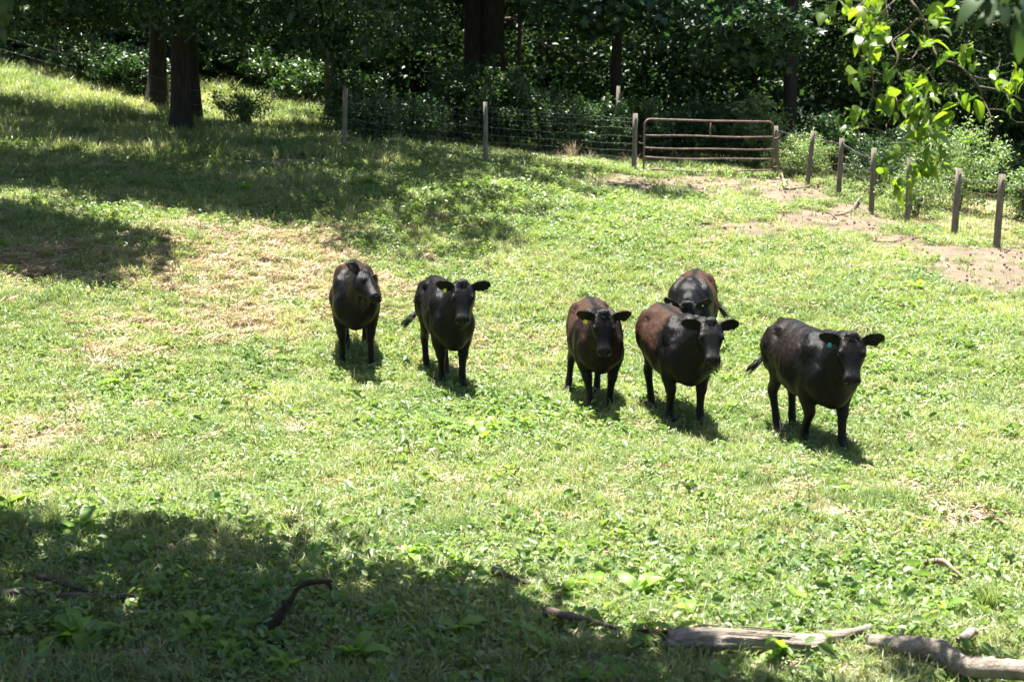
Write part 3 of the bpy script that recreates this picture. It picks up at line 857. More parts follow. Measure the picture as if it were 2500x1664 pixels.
TORSO = [(a * .95, b, c - .015 * min(1, max(0, (a + .75) / .3)), d) for a, b, c, d in [(-.80, 1.12, .94, .08), (-.765, 1.19, .84, .155), (-.70, 1.235, .74, .215), (-.60, 1.262, .66, .25), (-.48, 1.268, .60, .275), (-.34, 1.262, .55, .30),
         (-.18, 1.242, .525, .318), (0, 1.23, .50, .335), (.16, 1.23, .49, .33), (.30, 1.245, .485, .305), (.42, 1.268, .485, .28), (.53, 1.262, .485, .272),
         (.63, 1.235, .495, .258), (.71, 1.18, .52, .22), (.765, 1.10, .57, .16), (.80, 1.0, .66, .08)]]

def cow(label, foot, heading, scale, head, legs, brown, tail, tags, fat=1.0, seed=0, breadth=1.0):
    """foot: ground point under the cow's middle; heading: 0 faces the camera, + turns towards picture right.
    head: poll (x,y,z), yaw, pitch, roll;  legs: dx,dy for FL,FR,HL,HR (left/right of the animal)"""
    rd = random.Random(seed)
    root = empty('cow', foot, R(-90 + heading))
    root.scale = (scale,) * 3
    tag(root, label, 'cow', 'black and brown cattle in the pasture')
    mb = MB()
    X, Y_, Z = Vector((1, 0, 0)), Vector((0, 1, 0)), Vector((0, 0, 1))
    rings = []
    for x, top, bot, w in TORSO:
        zc = (top + bot) / 2
        bot2 = bot - (fat - 1) * .25 * max(0, 1 - abs(x + .02) / .6)
        w2 = w * breadth * (1 + (fat - 1) * max(0, 1 - abs(x) / .65))
        zc = (top + bot2) / 2
        rings.append(sring((x, 0, zc), Y_, Z, w2, (top - bot2) / 2, 28, 2.2, .27, .25))
    mb.ring_loft(rings)
    # head frame
    P0 = Vector(head[0]); yw, pt, rl = R(head[1]), R(head[2]), R(head[3])
    Fv = Vector((math.cos(pt) * math.cos(yw), math.cos(pt) * math.sin(yw), math.sin(pt)))
    Uv = Vector((-math.sin(pt) * math.cos(yw), -math.sin(pt) * math.sin(yw), math.cos(pt)))
    q = Matrix.Rotation(rl, 3, Fv)
    Uv = (q @ Uv).normalized(); Sv = Uv.cross(Fv).normalized()
    def HL(s, side, u): return P0 + Fv * (s * .98) + Sv * (side * 1.2) + Uv * (u * 1.07)
    # neck
    J = HL(.03, 0, -.125)
    n0 = Vector((.42, 0, .96)); n1 = Vector((.64, P0.y * .25, .97 + (P0.z - 1.25) * .3))
    n2 = n1.lerp(J, .55) + Vector((0.0, 0, .03))
    path = spline([n0, n1, n2, J], 5)
    rr = []
    for i in range(len(path)):
        t = i / (len(path) - 1)
        rr.append((.225 * (1 - t) + .118 * t + .0, .33 * (1 - t) ** .9 + .145 * t))
    rings = []
    for i, pnt in enumerate(path):
        a = Vector(path[max(i - 1, 0)]); b = Vector(path[min(i + 1, len(path) - 1)])
        t = (b - a).normalized()
        u = Z.cross(t).normalized(); v = t.cross(u)
        rings.append(sring(pnt, u, v, rr[i][0], rr[i][1], 24, 2.1, .2))
    mb.ring_loft(rings)
    # throat / dewlap
    for t, r in ((.1, .17), (.35, .15), (.6, .125), (.85, .10)):
        c = n1.lerp(J, t); blob(mb, c + Vector((.0, 0, -.12)), (r * 1.2, r * .62, r * 1.25))
    # head loft
    HP = [(-.055, -.03, -.15, .07), (-.02, .018, -.185, .10), (.04, .035, -.215, .116), (.10, .034, -.232, .120), (.16, .026, -.236, .117), (.22, .012, -.222, .103),
          (.28, -.004, -.198, .088), (.34, -.016, -.176, .077), (.39, -.020, -.163, .077), (.43, -.020, -.160, .084), (.465, -.028, -.157, .083), (.49, -.048, -.145, .068), (.50, -.075, -.125, .04)]
    mb.ring_loft([sring(HL(s, 0, (a + b) / 2), Sv, Uv, w * (1.25 - .13 * max(0, min(1, (s - .15) / .15))), (a - b) / 2 * 1.07, 24, 2.5, -.02 if s > .05 else .15) for s, a, b, w in HP])
    for sg in (1, -1):
        blob(mb, HL(.165, sg * .095, -.025), (.05, .03, .036), Matrix((Fv, Sv, Uv)).transposed())          # brow
        blob(mb, HL(.13, sg * .085, -.15), (.10, .035, .075), Matrix((Fv, Sv, Uv)).transposed())            # cheek
    blob(mb, HL(-.01, 0, .03), (.055, .07, .035), Matrix((Fv, Sv, Uv)).transposed())                         # poll
    # ears: cupped leaf shapes
    ears = []
    for k, sg in enumerate((1, -1)):
        e = head[4][k] if len(head) > 4 else (0, 0)
        base = HL(.015, sg * .095, -.03)
        d = (Sv * sg + Uv * (math.tan(R(e[0]))) + Fv * math.tan(R(e[1]))).normalized()
        front = (Uv * .55 + Fv * .75); front = (front - d * front.dot(d)).normalized()
        wd = d.cross(front).normalized()
        if wd.dot(Uv) < 0 and wd.dot(Z) < 0: wd = -wd
        rings = []
        N = 12
        for i in range(N + 1):
            t = i / N
            w = .066 * math.sin(math.pi * (t * .88 + .10)) ** .7 + .014
            th = .014
            c = base + d * (.225 * t) + front * (.012 * math.sin(t * 3.1)) + (-Z) * .015 * t * t
            ring = []
            for j in range(16):
                a = 2 * math.pi * j / 16
                y = math.cos(a) * w; dz = math.sin(a) * th
                cup = .34 * (y * y) / w * math.sin(math.pi * min(t * 1.1, 1))
                ring.append(c + wd * y + front * (dz + cup * 1.0))
            rings.append(ring)
        mb.ring_loft(rings)
        ears.append((base, d, front, wd))
    # muscles
    for sg in (1, -1):
        br_ = breadth
        blob(mb, (.44, sg * .185 * br_, .93), (.17, .105, .28))
        blob(mb, (.57, sg * .165 * br_, .80), (.15, .12, .22))
        blob(mb, (-.53, sg * .175 * br_, .92), (.21, .115, .28))
        blob(mb, (-.42, sg * .115 * br_, 1.165), (.14, .085, .055)); blob(mb, (.36, sg * .13 * br_, 1.13), (.08, .09, .14))
        blob(mb, (-.66, sg * .09 * br_, 1.06), (.09, .07, .10))
    blob(mb, (.59, 0, .625), (.18, .16, .165)); blob(mb, (.60, 0, .80), (.2, .2, .25))
    blob(mb, (.47, 0, 1.245), (.15, .065, .05)); blob(mb, (-.05, 0, 1.20), (.55, .05, .045))
    blob(mb, (-.70, 0, 1.205), (.07, .045, .045))
    # legs
    def leg(pts, foot_d, zt):
        q = []
        for (x, y, z, rx, ry) in pts:
            k = max(0, 1 - z / zt)
            kneeb = foot_d[2] if len(foot_d) > 2 else 0
            lift = foot_d[3] if len(foot_d) > 3 else 0
            b = kneeb * math.exp(-((z - .40) / .13) ** 2)
            q.append((x + foot_d[0] * k + b, y + foot_d[1] * k, z + lift * max(0, 1 - z / .45), rx, ry))
        sp = spline([(a, b, c) for a, b, c, _, _ in q], 4)
        rs = spline([(a, b, 0) for _, _, _, a, b in q], 4)
        rings = []
        for i, pnt in enumerate(sp):
            a = Vector(sp[max(i - 1, 0)]); b = Vector(sp[min(i + 1, len(sp) - 1)])
            t = (b - a).normalized()
            v = Y_.cross(t).normalized(); u = t.cross(v).normalized()
            if u.y < 0: u = -u
            rings.append(sring(pnt, u, v, rs[i][1], rs[i][0], 14, 2.1))
        mb.ring_loft(rings)
        return q[-1]
    ends = []
    for sg, d in ((1, legs[0]), (-1, legs[1])):
        y = .175 * sg * breadth
        ends.append(leg([(.44, y * 1.10, .88, .14, .11), (.42, y * 1.12, .70, .13, .112), (.41, y * 1.1, .57, .105, .098), (.415, y * 1.04, .46, .078, .072), (.432, y * 1.0, .385, .068, .066),
             (.425, y * .97, .33, .053, .052), (.42, y * .95, .22, .046, .045), (.42, y * .95, .13, .049, .049), (.445, y * .95, .075, .047, .048), (.465, y * .95, .03, .058, .052), (.47, y * .95, 0.0, .062, .056)], d, .80))
    for sg, d in ((1, legs[2]), (-1, legs[3])):
        y = .165 * sg * breadth
        ends.append(leg([(-.48, y, .95, .19, .10), (-.43, y * 1.12, .76, .175, .095), (-.47, y * 1.08, .64, .125, .075), (-.57, y, .53, .083, .058), (-.65, y * .95, .45, .075, .061),
             (-.645, y * .95, .38, .056, .048), (-.625, y * .95, .26, .046, .042), (-.61, y * .95, .14, .050, .048), (-.59, y * .95, .08, .043, .044), (-.57, y * .95, .03, .058, .052), (-.565, y * .95, 0, .062, .056)], d, .90))
    # tail
    tp = spline([(-.70, 0, 1.20), (-.775, 0, 1.13)] + [Vector(t) for t in tail[1]], 5)
    mb.tube([Vector(t) for t in tp], [.040 - .018 * i / len(tp) for i in range(len(tp))], 10)
    raw = mb.mesh('raw')
    bmx = bmesh.new(); bmx.from_mesh(raw); bmesh.ops.recalc_face_normals(bmx, faces=bmx.faces); bmx.to_mesh(raw); bmx.free()
    tmp = bpy.data.objects.new('tmp', raw); COL.objects.link(tmp)
    md = tmp.modifiers.new('r', 'REMESH'); md.mode = 'VOXEL'; md.voxel_size = .0145; md.use_smooth_shade = True
    ms = tmp.modifiers.new('s', 'SMOOTH'); ms.factor = .5; ms.iterations = 3
    dg = bpy.context.evaluated_depsgraph_get(); dg.update()
    me = bpy.data.meshes.new_from_object(tmp.evaluated_get(dg))
    bpy.data.objects.remove(tmp, do_unlink=True)
    me.name = 'cow_body'
    n = len(me.vertices)
    co = np.empty(n * 3, np.float32); me.vertices.foreach_get('co', co); co = co.reshape(-1, 3).astype(float)
    # torso smoothing: blend joints between the parts, keep head and ears crisp
    rel = co - np.array(P0)
    hs_ = rel @ np.array(Fv) / .98; hside = rel @ np.array(Sv) / 1.2; hu = rel @ np.array(Uv) / 1.07
    ne = len(me.edges); ed = np.empty(ne * 2, np.int32); me.edges.foreach_get('vertices', ed); ed = ed.reshape(-1, 2)
    headd = np.linalg.norm(co - np.array(HL(.15, 0, -.08)), axis=1)
    wgt = np.clip((headd - .36) / .18, 0, 1)
    wgt *= np.clip((co[:, 2] - .50) / .12, 0, 1)
    deg = np.bincount(ed.ravel(), minlength=n)[:, None]
    for it in range(13):
        s = np.zeros((n, 3))
        for ax_ in range(3):
            s[:, ax_] = np.bincount(ed[:, 0], co[ed[:, 1], ax_], n) + np.bincount(ed[:, 1], co[ed[:, 0], ax_], n)
        co += (s / deg - co) * (wgt * .6)[:, None]
    # nostrils, mouth
    for sg in (1, -1):
        cN = HL(.478, sg * .042, -.055)
        d = np.linalg.norm(co - np.array(cN), axis=1)
        co -= np.array(Fv) * (np.exp(-(d / .018) ** 2) * .028)[:, None]
    mouth = np.exp(-((hu + .118 + (.49 - hs_) * .06) / .007) ** 2) * (hs_ > .36) * (hs_ < .52)
    co -= (np.array(Fv)[None] * .55 + np.sign(hside)[:, None] * np.array(Sv)[None] * .3) * (mouth * .012)[:, None]
    # soft folds of muscle and coat
    lump = (fbm(co[:, 0] * 5 + seed, co[:, 2] * 5 + co[:, 1] * 3, 5 + seed, 3) - .5)
    cen = np.stack([co[:, 0], np.zeros(n), np.full(n, .9)], 1)
    dirv = co - cen; dirv[:, 0] = 0; dirv /= (np.linalg.norm(dirv, axis=1)[:, None] + 1e-6)
    # creases behind the shoulder and in front of the thigh
    cr = np.exp(-((co[:, 0] - .24 - (co[:, 2] - .9) * .12) / .035) ** 2) * .004 + np.exp(-((co[:, 0] + .30 + (co[:, 2] - .9) * .35) / .05) ** 2) * .009
    cr *= (np.abs(co[:, 1]) > .14) * (co[:, 2] > .55) * (co[:, 2] < 1.12)
    def relief(cx_, cz_, rx_, rz_, amt):
        return amt * np.exp(-((co[:, 0] - cx_) / rx_) ** 2 - ((co[:, 2] - cz_) / rz_) ** 2) * (np.abs(co[:, 1]) > .09)
    rel_ = relief(-.30, 1.10, .07, .09, -.030) + relief(.38, .98, .07, .16, .018) + relief(.24, .86, .035, .22, -.014) + relief(.50, .74, .08, .09, .016) + relief(-.56, .86, .12, .14, .012) + relief(-.22, .72, .05, .12, -.012)
    ribs = .0035 * np.cos((co[:, 0] + co[:, 2] * .25) * 62) * np.exp(-((co[:, 0]) / .2) ** 2 - ((co[:, 2] - .92) / .2) ** 2)
    co += dirv * (wgt * (rel_ + ribs))[:, None]
    fold = .004 * np.cos((co[:, 0] - co[:, 2] * .6) * 48) * np.exp(-((co[:, 0] - .72) / .12) ** 2) * wgt
    co += dirv * fold[:, None]
    spine = np.exp(-(co[:, 1] / .03) ** 2) * ((co[:, 2] > 1.15) & (co[:, 0] < .35) & (co[:, 0] > -.6)) * .008
    co += dirv * (wgt * lump * .04 - wgt * cr - spine * wgt)[:, None]
    me.vertices.foreach_set('co', co.astype(np.float32).ravel())
    # coat colour masks
    x, y, z = co.T
    wv = (fbm(x * 6 + seed * 3, z * 3 + y * 5, 8 + seed, 4) - .5)
    b = np.clip((z - .56 + wv * .3) / .3, 0, 1) * np.clip((.42 + .2 * (z - 1.0) + wv * .5 - x) / .30, 0, 1)
    b *= 1 - .95 * np.exp(-(y / .06) ** 2) * (z > 1.1)
    b = np.maximum(b, brown[1] * np.clip((x - .40) / .1, 0, 1) * np.clip((z - .55) / .15, 0, 1) * (np.abs(y) > .10))
    if brown[2]: b = np.maximum(b, brown[2] * np.exp(-(((hs_ - .06) / .06) ** 2 + ((np.abs(hside) - .06) / .04) ** 2)) * (headd < .35))
    hm = np.clip((headd - .24) / .1, 0, 1)
    b = np.where(headd < .36, b * hm + brown[2] * .8 * np.exp(-(((hs_ - .08) / .06) ** 2 + ((np.abs(hside) - .06) / .035) ** 2)), b)
    b = b * brown[0] if brown[2] == 0 else np.where(headd < .36, b, b * brown[0])
    a = me.attributes.new('brown', 'FLOAT', 'POINT'); a.data.foreach_set('value', b.astype(np.float32))
    mz = np.clip((hs_ - .445) / .03, 0, 1) * (np.abs(hside) < .1) * (hs_ < .6) * (np.abs(hu) < .3)
    a = me.attributes.new('muzzle', 'FLOAT', 'POINT'); a.data.foreach_set('value', mz.astype(np.float32))
    for nm in [q.name for q in me.attributes if q.name.startswith('sculpt')]: pass
    me.materials.clear(); me.materials.append(M['coat'])
    me.polygons.foreach_set('use_smooth', np.ones(len(me.polygons), dtype=bool))
    me.update()
    body = bpy.data.objects.new('body', me); COL.objects.link(body); body.parent = root
    # short coat hair lying back and down over the whole body
    nrm = np.empty(n * 3, np.float32); me.vertices.foreach_get('normal', nrm); nrm = nrm.reshape(-1, 3).astype(float)
    rh = np.random.default_rng(seed + 40)
    sel = rh.choice(n, 15000, replace=False) if n > 15000 else np.arange(n)
    pc = co[sel]; nn = nrm[sel]
    fl_ = np.tile(np.array([[-1.0, 0, -.55]]), (len(sel), 1)) + rh.normal(size=(len(sel), 3)) * .35
    isH = headd[sel] < .38
    fl_[isH] = np.array(Fv)[None] * .8 + rh.normal(size=(int(isH.sum()), 3)) * .3
    lg = pc[:, 2] < .5; fl_[lg] = np.array([0, 0, -1.0]) + rh.normal(size=(int(lg.sum()), 3)) * .2
    fl_ -= nn * (fl_ * nn).sum(1)[:, None]; fl_ /= np.linalg.norm(fl_, axis=1)[:, None] + 1e-6
    sdh = np.cross(nn, fl_)
    Lh = (rh.uniform(.014, .034, len(sel)) * np.where(isH, .5, 1) * np.where(lg, .6, 1))[:, None]
    p0 = pc - nn * .002
    Vh = np.stack([p0 - sdh * .0022, p0 + sdh * .0022, p0 + fl_ * Lh + nn * (Lh * rh.uniform(.12, .34, len(sel))[:, None])], 1).reshape(-1, 3)
    hm_ = np_mesh('coat_hair', Vh, np.arange(len(Vh)).reshape(-1, 3))
    for nm, arr in (('brown', b), ('muzzle', mz * 0)):
        aa = hm_.attributes.new(nm, 'FLOAT', 'POINT'); aa.data.foreach_set('value', np.repeat(np.asarray(arr, float)[sel], 3).astype(np.float32))
    link('coat_hair', hm_, M['coat'], root)['kind'] = 'stuff'
    # eyes
    for sg in (1, -1):
        e = MB(); blob(e, HL(.178, sg * .109, -.036), (.021, .016, .019), Matrix((Fv, Sv, Uv)).transposed(), 10)
        e.build('eye', M['eye'], root)
        e = MB(); blob(e, HL(.487, sg * .044, -.06), (.012, .013, .009), Matrix((Fv, Sv, Uv)).transposed(), 8)
        e.build('nostril', M['eye'], root)
    # hooves, two claws each
    for (fx, fy, fz, _, _) in ends:
        e = MB()
        for s2 in (1, -1):
            e.tube([(fx - .02, fy + s2 * .026, fz - .005), (fx + .01, fy + s2 * .027, fz + .022), (fx + .002, fy + s2 * .026, fz + .055)], [.038, .036, .03], 10)
        e.build('hoof', M['hoof'], root)
    # hair: ear fringe, poll tuft, tail switch
    def strands(nm, lst, mat):
        h = MB()
        for p0, d, L, r in lst:
            p0 = Vector(p0); d = Vector(d).normalized()
            mid = p0 + d * L * .5 + Vector((rd.uniform(-1, 1), rd.uniform(-1, 1), rd.uniform(-1, 1))) * L * .08
            h.tube([p0, mid, p0 + d * L + Vector((0, 0, -L * .08))], [r, r * .8, r * .2], 3)
        h.build(nm, mat, root)
    for base, d, front, wd in ears:
        L_ = []
        for i in range(70):
            t = rd.uniform(.12, .98); sd2 = rd.choice((-1, 1))
            w = .062 * math.sin(math.pi * (t * .88 + .10)) ** .75 + .008
            p = base + d * .215 * t + wd * sd2 * w * .85 + front * .012 - Z * .015 * t * t
            L_.append((p, wd * sd2 * .8 + d * rd.uniform(.2, 1) + front * rd.uniform(-.2, .4), rd.uniform(.012, .03), .0022))
        strands('ear_hair', L_, M['earhair'])
    L_ = []
    for i in range(60):
        a, s = rd.uniform(-.07, .07), rd.uniform(-.06, .05)
        L_.append((HL(s, a, .045 - abs(a) * .3), Uv * .6 + Fv * rd.uniform(.1, .9) + Sv * rd.uniform(-.5, .5), rd.uniform(.02, .045), .003))
    strands('poll_hair', L_, M['hair'])
    te = Vector(tp[-1]); td = (te - Vector(tp[-4])).normalized()
    L_ = []
    for i in range(110):
        o_ = Vector((rd.gauss(0, .012), rd.gauss(0, .012), rd.gauss(0, .012))) - td * rd.uniform(0, .14)
        L_.append((te + o_, td + Vector((rd.gauss(0, .16), rd.gauss(0, .16), rd.gauss(0, .12))), rd.uniform(.12, .26), .004))
    strands('tail_switch', L_, M['hair'])
    # ear tags
    for (k, t, off, mat, size, shp) in tags:
        base, d, front, wd = ears[k]
        c = base + d * .215 * t + front * .035 + wd * off
        e = MB()
        if shp == 'flag':
            w, h_ = size
            a1 = (d * .8 + Vector((0, 0, 0))).normalized(); b1 = -wd
            ring = lambda f: [c + front * f + a1 * (sx * w) + b1 * (sy * h_) for sx, sy in ((-.35, 0), (.35, 0), (.5, .45), (.5, 1), (-.5, 1), (-.5, .45))]
            e.ring_loft([ring(0), ring(.004)])
            e.build('ear_tag', M[mat], root, smooth=False)
        else:
            e.tube([c - front * .006, c + front * .004], size[0], 12); e.build('ear_tag', M[mat], root)
    return root

def gfoot(px, Y):
    return onground(px, Y)

cow('black cow with head tilted sideways, leftmost of the herd', gfoot(866, 18.75), 7, .985,
    ((.98, .13, 1.26), 27, -26, -34, ((14, -30), (4, -25))), ((.05, .03), (-.04, -.02), (.10, -.03), (.34, .05, 0, .03)), (.62, 0, 0), (0, [(-.80, 0, .9), (-.81, .02, .7), (-.80, .0, .55)]),
    [(0, .35, -.04, 'tagyellow', (.022, .03), 'flag')], 1.02, 1, breadth=1.02)
cow('glossy all black cow looking at the camera, second from the left', gfoot(1083, 17.85), 15, 1.0,
    ((.97, .03, 1.345), -16, -54, 0, ((2, -14), (4, -14))), ((.12, -.03), (-.08, .04, .03), (.38, -.06), (.14, .0)), (.08, 0, 0), (-1, [(-.80, -.04, .95), (-.82, -.14, .78), (-.84, -.26, .66)]),
    [(1, .42, -.035, 'tagyellow', (.04, .05), 'flag')], .90, 2, breadth=.86)
cow('brown sided black cow facing the camera with a yellow tag, third from the left', gfoot(1452, 16.45), 4, .93,
    ((1.02, -.02, 1.27), -6, -60, 0, ((8, -14), (8, -14))), ((.02, -.03, .03), (.10, .07), (.38, -.10), (.10, -.12)), (.95, .45, .35), (0, [(-.80, 0, .9), (-.81, .02, .7), (-.80, .0, .55)]),
    [(1, .40, -.05, 'tagyellow', (.05, .055), 'flag')], 1.03, 3, breadth=1.03)
cow('brown cow with lowered head standing behind the others, its back to the woods', gfoot(1692, 18.45), -12, .98,
    ((1.06, .02, .99), 4, -70, 0, ((0, -34), (0, -34))), ((.02, 0), (-.04, 0), (.0, 0), (-.05, 0)), (1.15, .0, 0), (1, [(-.82, .08, .95), (-.84, .22, .80), (-.82, .32, .68)]),
    [(1, .45, .0, 'tagpale', (.018,), 'button'), (0, .35, .0, 'tagpale', (.012,), 'button')], 1.04, 4, breadth=1.0)
cow('large brown backed cow with black face in front of the head down one', gfoot(1648, 15.75), 12, .95,
    ((1.0, .08, 1.265), -12, -48, -2, ((-2, -16), (10, -10))), ((.10, -.02), (-.10, .02, .03), (.20, -.05), (.36, -.02)), (.9, .12, 0), (0, [(-.80, 0, .9), (-.81, .02, .7), (-.80, .0, .55)]),
    [(0, .5, -.05, 'tagpale', (.022, .03), 'flag')], 1.05, 5, breadth=1.05)
cow('dark cow with a blue ear tag stepping forward, rightmost of the herd', gfoot(1975, 14.75), 15, .97,
    ((1.0, -.03, 1.30), -24, -54, 0, ((6, -14), (4, -14))), ((.16, -.02), (-.20, .03, .06, .02), (.10, -.08), (.30, -.03)), (.20, .03, .4), (-1, [(-.80, -.04, .95), (-.82, -.12, .80), (-.86, -.20, .70)]),
    [(1, .42, -.045, 'tagblue', (.045, .05), 'flag')], 1.02, 6, breadth=1.0)
# ------------------------------------------------------------------ small plants: templates for the turf
def tmpl(name, V, T, v, mat):
    me = np_mesh(name, V, T, v)
    me.materials.append(M[mat])
    return bpy.data.objects.new(name, me)

def blades(n, spread, h, w, rg, bend=.5, segs=3):
    V = []; T = []; vv = []
    for i in range(n):
        a = rg.uniform(0, 6.28); r = spread * math.sqrt(rg.random())
        p = np.array([math.cos(a) * r, math.sin(a) * r, -.01])
        hh = h * rg.uniform(.5, 1.15); b = rg.uniform(0, 6.28); bd = bend * rg.uniform(.2, 1.3)
        dr = np.array([math.cos(b), math.sin(b), 0]); sdv = np.array([-dr[1], dr[0], 0])
        k0 = len(V); ww = w * rg.uniform(.6, 1.3)
        for s in range(segs):
            t = s / segs
            c = p + np.array([0, 0, 1]) * hh * (t - .25 * bd * t * t) + dr * hh * bd * t * t
            V += [c - sdv * ww * .5 * (1 - t * .6), c + sdv * ww * .5 * (1 - t * .6)]
        V.append(p + np.array([0, 0, 1]) * hh * (1 - .35 * bd) + dr * hh * bd)
        for s in range(segs - 1):
            q = k0 + 2 * s; T += [(q, q + 1, q + 3), (q, q + 3, q + 2)]
        q = k0 + 2 * (segs - 1); T.append((q, q + 1, q + 2))
        vv += [rg.random()] * (2 * segs + 1)
    return np.array(V), np.array(T), np.array(vv)

def leaflets(n, spread, h, L, W, rg, updir=.75):
    a = rg.uniform(0, 6.28, n); r = spread * np.sqrt(rg.random(n))
    P = np.stack([np.cos(a) * r, np.sin(a) * r, h * (.25 + .75 * rg.random(n))], 1)
    # six-sided rounded leaves, slightly cupped
    ax, sd_, nr = rot_frames(n, updir, rg, .1)
    Ls = (L * rg.uniform(.6, 1.3, n))[:, None]; Ws = Ls * W / L
    prof = [(0, 0), (.25, .42), (.65, .48), (1.0, 0), (.65, -.48), (.25, -.42)]
    vs = [P + ax * Ls * x + sd_ * Ws * y + nr * Ls * (abs(y) * .25 - .15 * x * x) for x, y in prof]
    V = np.stack(vs, 1).reshape(-1, 3); b = np.arange(n)[:, None] * 6
    T = np.concatenate([np.concatenate([b, b + j, b + j + 1], 1) for j in range(1, 5)], 0)
    return V, T, np.repeat(rg.random(n), 6)

def merge(*parts):
    V = []; T = []; v = []; o = 0
    for a, b, c in parts:
        V.append(a); T.append(b + o); v.append(c); o += len(a)
    return np.concatenate(V), np.concatenate(T), np.concatenate(v)

def stalks(n, spread, h, r, rg):
    mb = MB()
    for i in range(n):
        x, y = rg.normal(size=2) * spread
        lx, ly = rg.normal(size=2) * .22
        hh = h * rg.uniform(.5, 1.2)
        mb.tube([(x, y, -.02), (x + lx * hh * .5, y + ly * hh * .5, hh * .5), (x + lx * hh, y + ly * hh, hh)], [r, r * .8, r * .4], 3)
    V = np.array(mb.V); T = []
    for f in mb.F:
        if len(f) == 4: T += [(f[0], f[1], f[2]), (f[0], f[2], f[3])]
        else: T.append(f)
    return V, np.array(T), np.repeat(rg.random(), len(V))

def litter_bits(n, spread, rg, L=.09, w=.004):
    V = []; T = []; vv = []
    for i in range(n):
        a = rg.uniform(0, 6.28); r = spread * math.sqrt(rg.random()); b = rg.uniform(0, 6.28)
        p = np.array([math.cos(a) * r, math.sin(a) * r, rg.uniform(.003, .03)])
        d = np.array([math.cos(b), math.sin(b), rg.uniform(-.15, .3)]) * L * rg.uniform(.4, 1.3); s = np.array([-math.sin(b), math.cos(b), rg.uniform(-.4, .4)]) * w
        k = len(V); V += [p - s, p + s, p + d + s, p + d - s]; T += [(k, k + 1, k + 2), (k, k + 2, k + 3)]; vv += [rg.random()] * 4
    return np.array(V), np.array(T), np.array(vv)

def scatter(name, label, kindname, pts, tmpls, rots, scl, idx):
    col = bpy.data.collections.new(name + '_pieces')
    for i, t in enumerate(tmpls):
        t.name = '%s_piece_%s' % (name, 'abcdefgh'[i]); col.objects.link(t)
    me = bpy.data.meshes.new(name)
    me.vertices.add(len(pts)); me.vertices.foreach_set('co', np.asarray(pts, np.float32).ravel())
    a = me.attributes.new('rot', 'FLOAT_VECTOR', 'POINT'); a.data.foreach_set('vector', np.asarray(rots, np.float32).ravel())
    a = me.attributes.new('scl', 'FLOAT', 'POINT'); a.data.foreach_set('value', np.asarray(scl, np.float32))
    a = me.attributes.new('idx', 'INT', 'POINT'); a.data.foreach_set('value', np.asarray(idx, np.int32))
    me.update()
    o = bpy.data.objects.new(name, me); COL.objects.link(o)
    tag(o, label, kindname, kind='stuff')
    ng = bpy.data.node_groups.new(name, 'GeometryNodeTree')
    ng.interface.new_socket('Geometry', in_out='INPUT', socket_type='NodeSocketGeometry')
    ng.interface.new_socket('Geometry', in_out='OUTPUT', socket_type='NodeSocketGeometry')
    N = ng.nodes; Lk = ng.links
    gi = N.new('NodeGroupInput'); go = N.new('NodeGroupOutput')
    ci = N.new('GeometryNodeCollectionInfo'); ci.inputs[0].default_value = col
    ci.inputs['Separate Children'].default_value = True; ci.inputs['Reset Children'].default_value = True
    ip = N.new('GeometryNodeInstanceOnPoints'); ip.inputs['Pick Instance'].default_value = True
    def na(nm, ty):
        x = N.new('GeometryNodeInputNamedAttribute'); x.data_type = ty; x.inputs[0].default_value = nm
        return [q for q in x.outputs if q.enabled and q.name == 'Attribute'][0]
    Lk.new(gi.outputs[0], ip.inputs['Points']); Lk.new(ci.outputs[0], ip.inputs['Instance'])
    Lk.new(na('idx', 'INT'), ip.inputs['Instance Index'])
    Lk.new(na('rot', 'FLOAT_VECTOR'), ip.inputs['Rotation'])
    Lk.new(na('scl', 'FLOAT'), ip.inputs['Scale'])
    Lk.new(ip.outputs[0], go.inputs[0])
    md = o.modifiers.new('scatter', 'NODES'); md.node_group = ng
    return o

rg = np.random.default_rng(77)
def candidates(n, y0, y1, power=1.0, margin=1.12, xr=None):
    """random ground points in the wedge the pasture fills, denser near"""
    u = rg.random(n)
    y = y0 * (y1 / y0) ** u if power == 0 else (y0 ** power + u * (y1 ** power - y0 ** power)) ** (1 / power)
    x = (rg.random(n) * 2 - 1) * (.37 * y * margin + .6)
    return x, y
def finish(name, label, kn, x, y, tm, scl, idx, tilt=.18):
    z = height(x, y)
    rots = np.stack([rg.normal(size=len(x)) * tilt, rg.normal(size=len(x)) * tilt, rg.uniform(0, 6.28, len(x))], 1)
    return scatter(name, label, kn, np.stack([x, y, z], 1), tm, rots, scl, idx)

# fine grass
T1 = [tmpl('g', *blades(34, .085, h, w, rg, b), 'grass') for h, w, b in ((.075, .0055, .5), (.10, .0065, .7), (.055, .006, .6), (.15, .007, .8))]
x, y = candidates(150000, 7.6, 54, 1.15)
d, s = masks(x, y)
tall = fbm(x * .7, y * .7, 91)
keep = rg.random(len(x)) < (1 - d * .97) * (1 - s * .72) * np.clip(.40 + 2.0 * (fbm(x * 2.2, y * 2.2, 92) - .3), .2, 1) * np.where(y > 44, .6, 1)
keep &= (y < 46) | (x < -4)
x, y = x[keep], y[keep]; tall = tall[keep]
idx = rg.choice([0, 1, 2], len(x)); idx[(tall > .5) & (rg.random(len(x)) < .14)] = 3; idx[(y < 12.5) & (rg.random(len(x)) < .22)] = 3; clump_ = fbm(x * 2.6, y * 2.6, 191) > .64; idx[clump_ & (rg.random(len(x)) < .6)] = 3
sc = rg.uniform(.65, 1.25, len(x)) * (1 + np.clip((y - 14) / 22, 0, 1) * .7)
hill = (x < -2.5) & (y > 31)
sc[hill] *= 1.5
finish('grass', 'short green pasture grass over the whole field', 'grass', x, y, T1, sc, idx)

